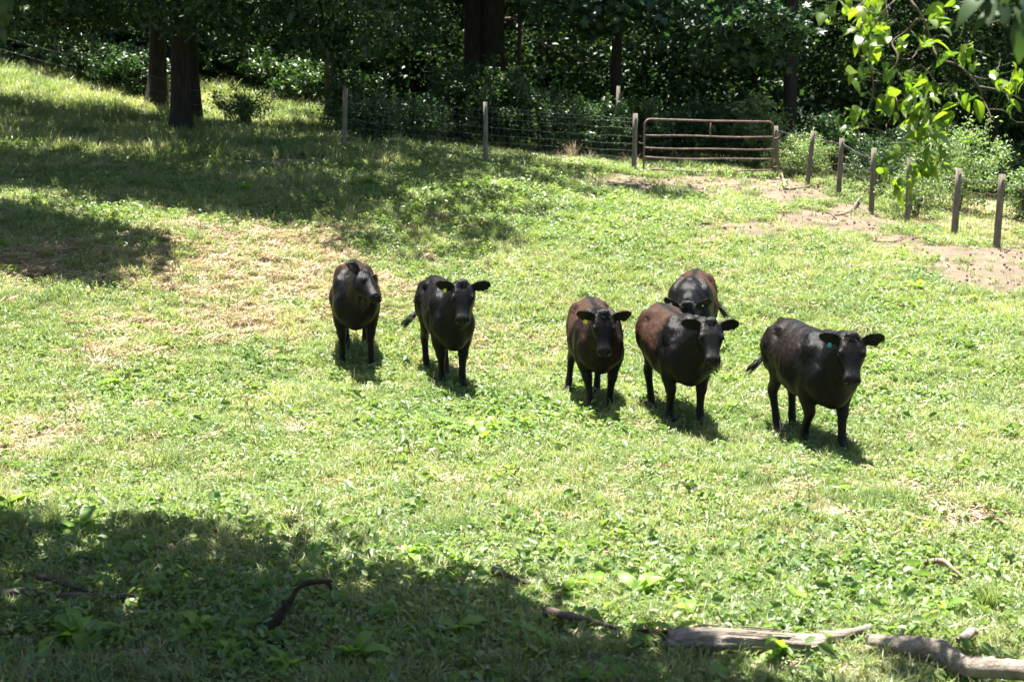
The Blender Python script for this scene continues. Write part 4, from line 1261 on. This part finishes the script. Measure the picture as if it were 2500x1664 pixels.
# small broad leaved ground plants
T2 = [tmpl('w', *leaflets(n, .10, h, L, W, rg, u), 'weed') for n, h, L, W, u in ((20, .06, .030, .024, .75), (14, .075, .042, .030, .6), (26, .045, .022, .018, .8), (10, .10, .06, .034, .55), (7, .13, .105, .06, .5))]
x, y = candidates(80000, 7.6, 38, 1.1)
d, s = masks(x, y)
px, py = project(x, y, height(x, y))
lush = ell(px, py, [(1250, 500, 500, 90, .9), (1180, 1045, 300, 70, 1.2), (2000, 1420, 700, 130, .8), (500, 1450, 900, 200, .8), (2150, 900, 400, 150, .5), (420, 960, 400, 80, .5), (900, 870, 300, 60, .4)])
keep = rg.random(len(x)) < (1 - d * .96) * (1 - s * .80) * np.clip(.30 + lush * .8 + 1.1 * (fbm(x * 1.3, y * 1.3, 95) - .42), .10, 1)
x, y, lush = x[keep], y[keep], lush[keep]
idx = rg.choice([0, 1, 2], len(x), p=[.4, .25, .35]); idx[rg.random(len(x)) < .10 + lush * .16 + (y < 12.5) * .12] = 3
idx[(rg.random(len(x)) < .004 + lush * .03 + (y < 12.5) * .035) & (y < 19)] = 4
sc = rg.uniform(.6, 1.2, len(x)) * (1 + np.clip((y - 14) / 20, 0, 1) * .6)
finish('ground_weeds', 'low broad leaved weeds mixed through the pasture grass', 'weeds', x, y, T2, sc, idx, .3)

# straw, dry bits
T3 = [tmpl('s', *merge(litter_bits(46, .14, rg), blades(7, .09, .07, .004, rg, .9)), 'drygrass'), tmpl('s', *litter_bits(34, .12, rg, .06, .003), 'drygrass'),
      tmpl('s', *blades(16, .06, .16, .004, rg, .6), 'drygrass')]
x, y = candidates(50000, 7.6, 40, 1.2)
d, s = masks(x, y)
keep = rg.random(len(x)) < np.clip(s * .95 + .10 - d * .25, .03, 1) * np.where(d > .5, .10, 1)
x, y = x[keep], y[keep]
idx = rg.choice([0, 1], len(x)); idx[rg.random(len(x)) < .05] = 2
finish('dry_grass', 'pale dead grass lying over the worn parts of the field', 'dry grass', x, y, T3, rg.uniform(.7, 1.3, len(x)) * (1 + np.clip((y - 14) / 20, 0, 1) * .5), idx, .1)

# brown standing stalks
T4 = [tmpl('k', *stalks(n, .05, h, .0035, rg), 'stalk') for n, h in ((5, .22), (8, .16), (3, .32), (6, .12))]
x, y = candidates(2600, 7.6, 34, 1.3)
d, s = masks(x, y)
keep = rg.random(len(x)) < np.clip(s * .8 + .16, 0, 1) * (1 - d * .6)
x, y = x[keep], y[keep]
finish('dead_stalks', 'scattered brown dead weed stalks standing in the field', 'stalks', x, y, T4, rg.uniform(.6, 1.3, len(x)), rg.choice([0, 1, 2, 3], len(x)))

# clods and crumbs of earth
cl = MB()
blob(cl, (0, 0, 0), (.02, .016, .010), n=5)
Vc = np.array(cl.V); Vc = Vc * (1 + (rg.random((len(Vc), 1)) - .5) * .5)
Fc = []
for f in cl.F: Fc += [(f[0], f[1], f[2]), (f[0], f[2], f[3])] if len(f) == 4 else [f]
M['clod'] = rough_mat('earth_clod', [(.3, (.06, .038, .028)), (.7, (.18, .125, .095))], 30, .95, .5)
x, y = candidates(9000, 7.6, 40, 1.3)
d, s = masks(x, y)
keep = d > .35; x, y = x[keep], y[keep]
finish('earth_clods', 'small clods of dry earth on the bare patches', 'earth', x, y, [tmpl('c', Vc, np.array(Fc), np.zeros(len(Vc)), 'clod')], rg.uniform(.3, 1.6, len(x)) ** 1.5, np.zeros(len(x), int), 1.0)

# ------------------------------------------------------------------ single plants
def dock_leaf_mesh(L, W, seed, curl=.5):
    r = random.Random(seed); V = []; F_ = []; N = 7
    for i in range(N + 1):
        t = i / N
        w = W * .5 * (math.sin(math.pi * min(1, t * .92 + .06)) ** .7)
        if t > .85: w *= (1 - t) / .15 * .8 + .05
        xx = L * t; zz = L * (.55 * t - curl * t * t)
        for sgn in (-1, 0, 1):
            V.append((xx, sgn * w, zz + (.22 * w if sgn else 0) + (r.uniform(-.22, .22) * w if sgn else 0)))
    for i in range(N):
        a = i * 3
        F_ += [(a, a + 3, a + 4, a + 1), (a + 1, a + 4, a + 5, a + 2)]
    me = bpy.data.meshes.new('leaf'); me.from_pydata(V, [], F_)
    me.polygons.foreach_set('use_smooth', np.ones(len(me.polygons), dtype=bool))
    a = me.attributes.new('v', 'FLOAT', 'POINT'); a.data.foreach_set('value', np.full(len(V), r.random(), np.float32))
    me.materials.append(M['dock'])
    return me
DL = [dock_leaf_mesh(.17, .075, 1, .55), dock_leaf_mesh(.13, .07, 2, .8), dock_leaf_mesh(.21, .075, 3, .7), dock_leaf_mesh(.10, .075, 4, .3)]
stemM = MB(); stemM.tube([(0, 0, -.03), (.005, 0, .06), (0, .01, .12)], [.006, .005, .003], 5)
stem_me = stemM.mesh('stem'); stem_me.materials.append(M['dock'])
def dock(px, py, label, n=8, s=1.0, seed=0, group='broad leaved dock plants in the grass'):
    rd = random.Random(seed + int(px))
    p = gpt(px, py); root = empty('dock_plant', p); root.scale = (s * .84,) * 3; n += 4
    tag(root, label, 'plant', group)
    link('stem', stem_me, None, root)
    for i in range(n):
        o = link('leaf', rd.choice(DL), None, root)
        o.rotation_euler = (rd.uniform(-.4, .4), rd.uniform(-.6, .35), i * 2.4 + rd.uniform(-.4, .4))
        o.scale = (rd.uniform(.7, 1.25),) * 3
        o.location = (0, 0, rd.uniform(0, .09))
for i, (px, py, lab_, n, s) in enumerate([
    (1020, 1040, 'dock plant at the left end of the big leaf cluster in mid field', 9, 1.3), (1085, 1050, 'dock plant left of centre in the mid field leaf cluster', 9, 1.3),
    (1150, 1062, 'yellow green dock plant in the middle of the mid field leaf cluster', 9, 1.25), (1210, 1055, 'upright dock plant right of the middle of the mid field leaf cluster', 9, 1.35),
    (1275, 1048, 'dock plant in the right part of the mid field leaf cluster', 9, 1.3), (1340, 1032, 'dock plant at the right end of the big leaf cluster in mid field', 8, 1.2),
    (1180, 1085, 'low pale dock plant at the front of the mid field leaf cluster', 8, 1.2), (270, 950, 'dark leafy dock plant alone in the left pasture', 8, 1.15),
    (355, 955, 'small dock plant beside the lone dark leafy one on the left', 6, .9), (420, 775, 'bright yellow green weed at the lower edge of the straw patch', 7, 1.1),
    (600, 330 + 140, 'tall weed in the sun and shade edge left of centre', 6, 1.5), (900, 455, 'leafy weed in the sun below the dark bush', 8, 1.7), (1140, 465, 'leafy weed in the sun below the second fence post', 8, 1.5),
    (1490, 500, 'leafy weed in front of the bare patch by the gate', 7, 1.2), (2240, 710, 'dark leafy weed in the right pasture above the rightmost cow', 8, 1.3), (2370, 740, 'tall thin weed right of the dark leafy weed', 7, 1.3),
    (20, 1255, 'tall leafy plant at the left edge of the foreground shade', 9, 1.6), (205, 1310, 'spreading broad leaved plant in the shade near the left', 10, 1.5), (690, 1130, 'yellow dock plant in the sun above the foreground shade', 7, .9),
    (1000, 1370, 'dark dock plant on the edge of the foreground shade near the middle', 8, 1.1), (1110, 1385, 'broad dock plant just inside the middle edge of the shade', 8, 1.1), (1390, 1465, 'big leaved dock plant in the shade left of the log', 9, 1.25),
    (1450, 1440, 'upright dock plant at the shade tip', 8, 1.2), (1560, 1460, 'arching leaved dock plant above the broken log end', 8, 1.3), (1690, 1520, 'dock plant leaning over the left part of the log', 6, 1.1),
    (1330, 1590, 'pale broad leaf plant in the shade below the fallen stick', 7, 1.25), (1910, 1610, 'lit dock plant in front of the log', 8, 1.2), (1940, 1480, 'round leaved plant in the sun above the log', 7, 1.0),
    (2310, 1500, 'leafy plant in the sun above the crooked branch', 7, 1.0), (190, 1580, 'pale large leaved plant in the deep shade at the left', 8, 1.6), (480, 1560, 'bright leaved plant in the deep shade left of the leaning snag', 8, 1.4),
    (560, 1620, 'low plant at the bottom of the shade', 8, 1.3), (870, 1620, 'leafy plant in the shade at the bottom left of centre', 9, 1.3), (1120, 1560, 'leafy plant in the shade near the bottom centre', 8, 1.2),
    (700, 1650, 'pale leafy plant at the bottom edge', 9, 1.3), (1640, 1570, 'fern like plant against the rotten log end', 7, 1.0), (1790, 1010, 'dock plant in the sun between the two right cows', 7, 1.2),
    (2060, 1210, 'dock plant in the sun below the rightmost cow', 6, .9), (1245, 1160, 'single arching dock plant in mid foreground', 6, .9), (1950, 1100, 'yellowing leaf plant at the feet of the rightmost cow', 6, 1.0)]):
    dock(px, py, lab_, n, s, i)

def tussock(px, py, label, h, n, seed, spread=.07, mat='grass'):
    rg2 = np.random.default_rng(seed)
    V, T, v = blades(n, spread, h, .007, rg2, .55, 4)
    o = link('grass_tussock', np_mesh('tussock', V, T, v), M[mat], None, gpt(px, py))
    tag(o, label, 'grass tuft', 'taller grass tufts in the field')
for i, a in enumerate([(135, 1290, 'large dark grass tussock at the left edge of the shade', .30, 120), (2415, 1490, 'dark green grass tussock right of the broken branch', .28, 130), (550, 1190, 'tall grass tuft in the sun above the shade left of centre', .25, 60),
                       (700, 800, 'grass tuft in the straw patch left of the leftmost cow', .2, 60), (620, 770, 'small grass tuft within the straw patch', .16, 50), (1240, 1245, 'bright grass tuft in the middle foreground', .2, 70),
                       (2280, 745, 'tall thin grass tuft in the right pasture', .32, 40), (1040, 885, 'grass tuft at the feet of the glossy black cow', .18, 60), (240, 1370, 'pale grass tuft inside the left shade', .25, 80),
                       (1520, 1020, 'grass tuft by the hooves of the third cow', .15, 50), (860, 925, 'grass tuft by the hooves of the leftmost cow', .15, 50), (1340, 1610, 'grass tuft in the shade left of the log', .22, 90),
                       (1860, 1590, 'sunlit grass tuft in front of the log', .2, 80)]):
    tussock(*a, 200 + i)
for i, a in enumerate([(1395, 398, 'tall straw coloured dry grass tuft against the wire fence', .65, 60), (1365, 405, 'shorter dry grass tuft left of the tall straw one', .5, 40), (1440, 402, 'dry grass tuft right of the tall straw one', .45, 40),
                       (1535, 412, 'dry grass tuft at the foot of the left gate post', .55, 30), (1600, 425, 'dry grass tuft under the left end of the gate', .4, 30)]):
    tussock(*a, 240 + i, .14, 'drygrass')

# ------------------------------------------------------------------ sticks, branches and logs
def stick(pts, r, label, mat='stick', name='fallen_stick', cat='stick', lift=.015, group='fallen sticks in the pasture', branches=(), seed=1, n=7):
    rd = random.Random(seed)
    G = []
    for q in pts:
        g = gpt(q[0], q[1]); g.z += lift + (q[2] if len(q) > 2 else 0); G.append(g)
    root = Vector(G[0])
    sp = [Vector(p) - root for p in spline(G, 4)]
    rs = r if hasattr(r, '__len__') else [r, r * .45]
    mb = MB()
    rad = [rs[0] + (rs[1] - rs[0]) * i / (len(sp) - 1) for i in range(len(sp))]
    rad = [q * rd.uniform(.88, 1.12) for q in rad]
    mb.tube(sp, rad, n, .08, rd)
    for bs, br in branches:
        B = []
        for q in bs:
            g = gpt(q[0], q[1]); g.z += lift + (q[2] if len(q) > 2 else 0); B.append(g - root)
        sb = [Vector(p) for p in spline(B, 3)] if len(B) > 2 else B
        mb.tube(sb, [br * (1 - .6 * i / len(sb)) for i in range(len(sb))], 6, .06, rd)
    o = mb.build(name, M[mat])
    o.location = root
    return tag(o, label, cat, group)
stick([(1912, 452, .12), (1920, 462), (1950, 460), (1985, 455), (2010, 458)], .035, 'crooked fallen branch at the foot of the right gate post', branches=[([(1912, 452, .12), (1908, 446, .22)], .025)])
stick([(2115, 470, .1), (2098, 492, .06), (2075, 517, .02), (2045, 526), (2012, 520, .02)], .03, 'long curved fallen branch beside the right fence', branches=[([(2030, 524), (2042, 536)], .02)], seed=2)
stick([(1996, 458, .05), (2008, 425, .25), (2020, 408, .5), (2045, 400, .6)], .035, 'reddish dead branch leaning in the right fence', 'stalk', seed=3, group=None)
stick([(2132, 590), (2160, 592), (2185, 590), (2215, 580)], .02, 'thin fallen stick below the third right hand post', seed=4)
stick([(2235, 583), (2258, 580), (2280, 582)], .025, 'short thick stick left of the fence post near the right edge', seed=5)
stick([(1968, 578), (1985, 580), (2000, 576)], .015, 'small stick in the bare patch', seed=6, branches=[([(1978, 579), (1966, 562)], .008)])
stick([(1620, 502), (1645, 503), (1662, 506)], .02, 'short pale stick in the grass before the gate', seed=7)
stick([(1715, 548), (1738, 547), (1757, 549)], .035, 'pale flat stick in the sparse grass below the gate', seed=8)
stick([(585, 380), (605, 374), (625, 368)], .06, 'short pale log piece in the shade near the trunks', seed=9, name='log_piece', cat='log')
stick([(525, 672), (548, 670), (575, 667), (600, 664)], .02, 'long brown stick on the straw patch', 'stalk', seed=10, branches=[([(560, 669), (575, 675)], .01)])
stick([(40, 500), (65, 508), (85, 515)], .025, 'dark stick in the left shade', seed=11)
stick([(570, 622), (590, 630), (610, 632)], .015, 'thin grey stick at the top of the straw patch', seed=12)
stick([(1510, 1148), (1560, 1152), (1600, 1154), (1660, 1156)], .012, 'long pale stem lying in mid foreground', seed=13)
stick([(2120, 1265), (2160, 1262), (2200, 1268)], .022, 'brown stick on the bare ground below the rightmost cow', 'rot', seed=14, branches=[([(2190, 1270), (2235, 1262), (2250, 1255)], .018)])
stick([(2370, 1262), (2400, 1270), (2440, 1272)], .014, 'small stick on the right hand bare ground', seed=15)
stick([(2255, 1405, .08), (2300, 1408, .11), (2335, 1425, .07), (2365, 1434, .03)], .027, 'curved grey stick in the sun above the crooked branch', seed=16)
stick([(95, 1443, .10), (135, 1450, .09), (190, 1462, .06), (260, 1470, .03)], .028, 'reddish broken stick end in the left shade', 'barklit', seed=17)
stick([(-20, 1475, .06), (60, 1474, .07), (140, 1478, .06), (260, 1482, .06), (330, 1478, .05)], .036, 'grey branch lying in the left shade', 'twig', name='fallen_branch', cat='branch', seed=18, group=None)
stick([(1330, 1520, .07), (1380, 1533, .08), (1440, 1545, .07), (1510, 1556, .04)], .036, 'brown fallen branch in the shade left of the log', 'twig', name='fallen_branch', cat='branch', seed=19, group=None)
stick([(1205, 1420, .08), (1240, 1436, .09), (1290, 1455, .07)], .028, 'dark fallen branch at the edge of the shade', 'twig', name='fallen_branch', cat='branch', seed=20, group=None)
stick([(2000, 1580, .02), (2040, 1582, .03), (2080, 1578, .04), (2125, 1568, .06)], .045, 'pale stick bridging the log and the crooked branch', 'log', lift=.05, seed=21, name='fallen_branch', cat='branch', group=None)
stick([(2090, 1604, .02), (2120, 1606, .05), (2150, 1602, .05)], .035, 'short knobbly stick below the left end of the crooked branch', 'log', seed=22)
stick([(2180, 1650), (2230, 1645, .02), (2290, 1644)], .04, 'half hidden pale stick near the bottom right', 'log', seed=23)
stick([(2345, 1590, .06), (2370, 1580, .09), (2385, 1578, .08)], .04, 'short curled bark stub above the crooked branch', 'log', seed=24)

# leaning snag in the shade
def free_branch(name, label, cat, pts, radii, mat, forks=(), seed=1, n=10):
    rd = random.Random(seed)
    root = Vector(pts[0])
    mb = MB()
    sp = [Vector(p) - root for p in spline(pts, 5)]
    rs = [q[0] for q in spline([(r, 0, 0) for r in radii], 5)]
    mb.tube(sp, [q * rd.uniform(.93, 1.07) for q in rs], n, .07, rd)
    for fp, fr0 in forks:
        s2 = [Vector(p) - root for p in (spline(fp, 3) if len(fp) > 2 else fp)]
        mb.tube(s2, [fr0 * (1 - .55 * i / len(s2)) for i in range(len(s2))], 7, .08, rd)
    o = mb.build(name, M[mat]); o.location = root
    return tag(o, label, cat)
b0 = gpt(625, 1560)
Yb = b0.y
free_branch('leaning_snag', 'rotten crooked branch sticking up from the foreground shade', 'branch',
            [b0 + Vector((0, 0, -.05)), at(665, 1525, Yb + .02), at(705, 1470, Yb + .05), at(728, 1435, Yb + .07), at(755, 1422, Yb + .08), at(785, 1419, Yb + .08), at(812, 1417, Yb + .08)],
            [.06, .045, .024, .016, .019, .016, .007], 'rot', [([at(795, 1418, Yb + .08), at(806, 1428, Yb + .1), at(808, 1440, Yb + .1)], .018), ([at(700, 1478, Yb), at(690, 1465, Yb)], .02)] + [([at(690 - 6 * k, 1490 + 6 * k, Yb + .02 * k), at(655 - 16 * k + 9 * (k % 2), 1528 + 7 * k, Yb - .05 + .05 * k), at(612 + 26 * k, 1575 + 5 * (k % 3), Yb - .1 + .05 * k)], .034) for k in range(5)], 3)
# splintered ribs on the snag's rotten foot
rd = random.Random(9)

# main log, end broken and rotten
def log():
    a = gpt(1590, 1600); b = gpt(2005, 1612)
    Yl = a.y
    A = at(1600, 1562, Yl + .05); B = at(2012, 1572, Yl - .05)
    A.z = max(A.z - .02, float(height(A.x, A.y)) + .055); B.z = max(B.z, float(height(B.x, B.y)) + .06)
    root = empty('fallen_log', Vector((A.x, A.y, float(height(A.x, A.y))))); tag(root, 'barkless grey fallen log with a rotten hollow left end', 'log')
    rd = random.Random(21); ax = (B - A); Ll = ax.length; ax.normalize()
    u = ax.cross(Vector((0, 0, 1))).normalized(); w = u.cross(ax)
    mb = MB(); rings = []
    N = 46; K = 36
    for i in range(N + 1):
        t = i / N; ring = []
        for j in range(K):
            an = 2 * math.pi * j / K
            r = .086 - .004 * t + .012 * math.sin(t * 7 + .5) - .03 * math.exp(-(t / .08) ** 2) + .006 * math.sin(an * 3 + t * 5) + .0045 * math.sin(an * 11 + t * 2.5) + rd.uniform(-.002, .002)
            r += .010 * math.exp(-((t - .45) / .05) ** 2) * max(0, math.sin(an + 1))
            if t < .3: r += (float(vnoise(np.array([an * 4]), np.array([t * 30]), 5)[0]) - .62) * .075 * (1 - t / .3)
            jit = 0
            if i == 0: jit = -rd.uniform(0, .07)
            if i == N: jit = rd.uniform(-.015, .02)
            ring.append(A - root.location + ax * (Ll * t + jit) + u * math.cos(an) * r + w * math.sin(an) * r * .88 + Vector((0, 0, .02 * math.sin(t * 4))))
        rings.append(ring)
    inner = [[(A - root.location) + ax * .02 + (p - (A - root.location)) * .0 + u * math.cos(2 * math.pi * j / K) * .07 + w * math.sin(2 * math.pi * j / K) * .06 for j, p in enumerate(rings[0])],
             [(A - root.location) + ax * .16 + u * math.cos(2 * math.pi * j / K) * .05 + w * math.sin(2 * math.pi * j / K) * .045 for j in range(K)]]
    mb.ring_loft(inner[::-1] + rings)
    mb.build('log_body', M['log'], root)
    m2 = MB()
    for i in range(46):
        an = rd.uniform(0, 6.28); r = rd.uniform(.03, .125)
        p = A - root.location + u * math.cos(an) * r + w * math.sin(an) * r * .9 + ax * rd.uniform(-.05, .16)
        m2.tube([p, p - ax * rd.uniform(.04, .12) + w * rd.uniform(-.03, .02)], [rd.uniform(.008, .02), .003], 5, .2, rd)
    m2.build('rotten_end', M['rot'], root)
    m3 = MB()
    for i in range(9):   # peeled ridges and split grain lines
        an = rd.uniform(.4, 2.6); t0 = rd.uniform(.25, .6); t1 = t0 + rd.uniform(.12, .35)
        pts = []
        for k in range(6):
            t = t0 + (min(t1, .98) - t0) * k / 5
            r = .119 - .028 * t
            pts.append(A - root.location + ax * Ll * t + u * math.cos(an) * r + w * math.sin(an) * r * .88 + Vector((0, 0, .02 * math.sin(t * 4))))
        m3.tube(pts, [.003, .005, .006, .005, .004, .002], 4)
    m3.build('splinters', M['log'], root)
log()
g1 = gpt(2120, 1600).y
free_branch('crooked_branch', 'thick crooked barkless branch running off the lower right corner', 'branch',
            [at(2118, 1562, g1), at(2160, 1572, g1 - .03), at(2250, 1578, g1 - .12), at(2300, 1590, g1 - .22), at(2345, 1622, g1 - .36), at(2400, 1628, g1 - .5), at(2460, 1632, g1 - .58), at(2540, 1640, g1 - .66)],
            [.042, .062, .068, .070, .066, .068, .060, .062], 'log',
            [([at(2124, 1568, g1), at(2116, 1556, g1), at(2122, 1548, g1)], .022), ([at(2195, 1562, g1 - .05), at(2200, 1548, g1 - .05), at(2206, 1535, g1 - .05)], .022),
             ([at(2410, 1618, g1 - .5), at(2424, 1606, g1 - .45)], .03), ([at(2150, 1562, g1), at(2142, 1553, g1)], .015)], 5, 14)
stick([(2100, 1640, .01), (2160, 1632, .03), (2220, 1622, .03)], .02, 'thin twig lying under the crooked branch', 'log', seed=31)

# ------------------------------------------------------------------ overhanging leafy branches near the camera
def near_leaf_mesh(L, W, seed, cup=.25, bend=.35):
    r = random.Random(seed); V = []; F_ = []; prof = [(0, 0), (.08, .25), (.25, .46), (.45, .5), (.65, .40), (.82, .22), (.93, .09), (1.0, 0)]
    for i, (t, w) in enumerate(prof):
        z = -bend * L * t * t
        for sg in (-1, 0, 1):
            V.append((L * t + (0 if sg == 0 else -.03 * L), sg * w * W, z + abs(sg) * w * W * cup + (r.uniform(-.03, .03) * W if sg else 0)))
    for i in range(len(prof) - 1):
        a = i * 3
        F_ += [(a, a + 3, a + 4, a + 1), (a + 1, a + 4, a + 5, a + 2)]
    me = bpy.data.meshes.new('leaf'); me.from_pydata(V, [], F_)
    me.polygons.foreach_set('use_smooth', np.ones(len(me.polygons), dtype=bool))
    a = me.attributes.new('v', 'FLOAT', 'POINT'); a.data.foreach_set('value', np.full(len(V), r.random(), np.float32))
    me.materials.append(M['near'])
    return me
NL = [near_leaf_mesh(.115, .058, 1), near_leaf_mesh(.135, .075, 2, .15, .5), near_leaf_mesh(.09, .055, 3, .35, .2), near_leaf_mesh(.10, .066, 4, .2, .6), near_leaf_mesh(.12, .05, 5, .45, .1)]
NY = 9.4
def CC(cx, cy, dy=0.0): return at(1900 + cx * .357, cy * .357, NY + dy)
tr = empty('overhanging_tree', Vector((5.6, 7.2, float(height(5.6, 7.2)))))
tag(tr, 'near tree whose leafy twigs hang into the upper right corner', 'tree')
TL = tr.location.copy()
tm, lm, tips = trunk_mesh('trunk', 9, .2, (0, 0), 71, limbs=4, z0=5.5, spread=2.5)
link('trunk', tm, M['bark'], tr)
for l_ in lm: link('limb', l_, M['bark'], tr)
limbs = [([(900, -260), (880, -120), (905, 0), (960, 80), (1010, 180), (1050, 300), (1090, 410)], 17, 8, .2), ([(1090, 410), (1220, 440), (1300, 510), (1370, 590), (1400, 680), (1440, 760), (1460, 820)], 9, 4, .1),
         ([(1370, 590), (1480, 610), (1600, 650), (1700, 700)], 6, 3, .1), ([(1300, 510), (1430, 540), (1500, 470), (1520, 410)], 4, 2, .1), ([(1440, 745), (1550, 760), (1620, 830), (1700, 838)], 5, 3, 0),
         ([(950, 130), (880, 210), (780, 290), (820, 380), (800, 460), (780, 560), (800, 650), (810, 730), (740, 850)], 9, 4, 0), ([(1005, 190), (960, 330), (910, 400), (830, 400)], 6, 3, .15),
         ([(700, 110), (620, 230), (550, 350), (620, 450), (650, 560), (640, 680), (600, 790), (680, 880), (760, 960), (850, 980), (960, 960)], 8, 4, -.2), ([(600, 790), (570, 860), (530, 880), (545, 800)], 4, 2, -.25),
         ([(640, 880), (730, 900), (740, 850)], 4, 3, -.2), ([(830, 980), (870, 1050), (940, 1110), (1080, 1110), (1150, 1060)], 5, 2, -.1), ([(700, 1110), (760, 1160), (880, 1190)], 3, 2, -.15),
         ([(870, 1050), (780, 1060), (700, 1110)], 3, 2, -.15), ([(620, -40), (590, 10), (520, 60), (440, 110), (370, 170)], 6, 2, -.3), ([(730, -60), (740, 50), (760, 120), (840, 160)], 5, 2, .2),
         ([(850, -40), (780, 20), (700, 110)], 8, 7, -.1), ([(1280, -60), (1290, 0), (1350, 130), (1430, 160), (1560, 120), (1700, 60)], 7, 3, .3), ([(940, 1110), (900, 1240), (830, 1300)], 3, 2, -.1),
         ([(1090, 410), (1180, 600), (1240, 700)], 4, 2, 0), ([(880, 500), (980, 450), (1100, 590)], 3, 2, 0), ([(950, 960), (900, 860), (960, 780)], 3, 2, -.05), ([(1560, 640), (1600, 740)], 3, 2, .1)]
segpts = []
for k, (pts, r0, r1, dy) in enumerate(limbs):
    W3 = [CC(cx, cy, dy + .06 * math.sin(i * 1.7 + k)) for i, (cx, cy) in enumerate(pts)]
    if k == 0: W3 = [TL + Vector((-.2, .1, 6.6)), TL + Vector((-1.6, 1.2, 6.6))] + W3
    sp = [Vector(p) for p in (spline(W3, 5) if len(W3) > 2 else W3)]
    sc_ = .357 / FPX * NY
    rr = [(r0 + (r1 - r0) * i / (len(sp) - 1)) * sc_ for i in range(len(sp))]
    if k == 0: rr = [max(rr[i], .07 * (1 - i / 12)) for i in range(len(sp))]
    mb = MB(); rd = random.Random(k); mb.tube([p - TL for p in sp], [q * rd.uniform(.7, .95) for q in rr], 7, .05, rd)
    mb.build('limb' if r0 > 6 else 'twig', M['twig'], tr)
    segpts += sp
blobs = [(340, 90, 70, 8), (470, 60, 60, 6), (560, 200, 70, 12), (640, 300, 60, 12), (640, 60, 70, 10), (480, 240, 40, 4), (620, 390, 50, 8), (560, 520, 70, 9), (730, 230, 60, 10), (830, 290, 50, 6), (640, 160, 60, 8),
         (1010, 270, 50, 6), (1100, 110, 70, 8), (1240, 60, 80, 7), (1180, 250, 60, 5), (1280, 320, 40, 4), (1300, 400, 60, 10), (1150, 390, 40, 4), (740, 480, 50, 6), (880, 560, 70, 11), (960, 600, 70, 12), (1060, 620, 60, 8),
         (1200, 640, 70, 8), (1300, 680, 50, 5), (760, 680, 50, 6), (720, 740, 40, 5), (900, 690, 80, 13), (1000, 740, 60, 8), (460, 820, 60, 8), (500, 740, 30, 4), (880, 820, 70, 10), (1000, 870, 80, 14), (1140, 810, 50, 3),
         (1100, 900, 60, 8), (960, 950, 60, 8), (820, 1050, 60, 6), (740, 1120, 50, 6), (1020, 1070, 70, 9), (1150, 1080, 60, 6), (1220, 1050, 40, 2), (960, 1170, 60, 8), (1060, 1190, 60, 8), (830, 1240, 40, 3),
         (800, 1310, 50, 4), (940, 1260, 50, 4), (910, 1400, 30, 1), (1530, 600, 50, 5), (1620, 560, 50, 6), (1600, 740, 60, 5), (1490, 520, 30, 3), (1640, 500, 40, 4)]
rd = random.Random(12)
segA = np.array([tuple(s) for s in segpts])
cnt = 0
petm = MB()
for cx, cy, rr_, n in blobs:
    for k in range(int(round(n * .96))):
        a = rd.uniform(0, 6.28); q = math.sqrt(rd.random()) * rr_
        p = CC(cx + math.cos(a) * q, cy + math.sin(a) * q, rd.uniform(-.28, .28))
        near = segA[np.argmin(((segA - np.array(p)) ** 2).sum(1))]
        dv = p - Vector(near); dist = dv.length
        if dist > .16: p = Vector(near) + dv * (.16 / dist) * rd.uniform(.8, 1.6)
        az = rd.uniform(0, 6.28)
        o = link('leaf', rd.choice(NL), None, tr)
        s = rd.uniform(.58, 1.1)
        o.rotation_euler = (rd.gauss(0, .5), rd.gauss(.55, .5), az)
        o.scale = (s, s, s)
        d = o.rotation_euler.to_matrix() @ Vector((1, 0, 0))
        o.location = p - TL - d * .05
        petm.tube([Vector(near) - TL, o.location], .0017, 3)
        cnt += 1
print('NEARLEAVES', cnt)
petm.build('leaf_stalks', M['near'], tr)['kind'] = 'stuff'
# its crown, above and behind the view
Cs = ellipsoid_clumps((-.2, -.4, 8.0), (3.0, 3.0, 2.2), 130, np.random.default_rng(5))
P = clump_points(Cs, .6, 26, np.random.default_rng(6))
V, T, v = leaf_quads(P, .14, .075, .45, .3)
c = link('crown', np_mesh('crown', V, T, v), M['near'], tr); c['kind'] = 'stuff'
# hanging twigs at top right and left edge, their shade painted as darker leaf colour
NL_shaded = []
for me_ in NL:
    m2_ = me_.copy(); m2_.materials.clear(); m2_.materials.append(M['crown']); NL_shaded.append(m2_)
def near_twig(label, pts, Y, leaves, seed, scale):
    rd = random.Random(seed)
    P3 = [at(px, py, Y) for px, py in pts]
    root = empty('hanging_twig', P3[0]); tag(root, label, 'twig')
    mb = MB(); sp = [Vector(p) - root.location for p in spline(P3, 4)]
    mb.tube(sp, [.006 - .004 * i / len(sp) for i in range(len(sp))], 6); mb.build('stem', M['twig'], root)
    for px, py, az, tl in leaves:
        o = link('leaf', rd.choice(NL_shaded), None, root)
        o.location = at(px, py, Y) - root.location; o.scale = (scale * rd.uniform(.85, 1.15),) * 3
        o.rotation_euler = (rd.uniform(-.5, .5), tl, az)
near_twig('closest hanging twig with big leaves coloured dark for shade in the top right corner', [(2520, -220), (2490, -120), (2460, -20), (2440, 20)], 5.2,
          [(2400, -10, 3.4, .5), (2425, 0, 4.2, .9), (2450, 10, 4.7, 1.1), (2470, 15, 5.2, .8), (2490, -5, 5.6, .9), (2440, 30, 3.3, .15), (2495, 45, 4.6, 1.2), (2420, -30, 2.8, .4), (2465, -30, 1.6, .8)], 3, 1.0)
near_twig('hanging twig with narrow leaves coloured dark for shade at the top left edge', [(-40, -260), (-20, -120), (0, -20), (8, 20)], 7.0,
          [(2, 0, 4.9, 1.2), (14, 30, 4.5, 1.4), (-2, 45, 4.8, 1.3), (20, -10, 5.4, 1.0), (8, 70, 4.7, 1.4)], 4, .8)
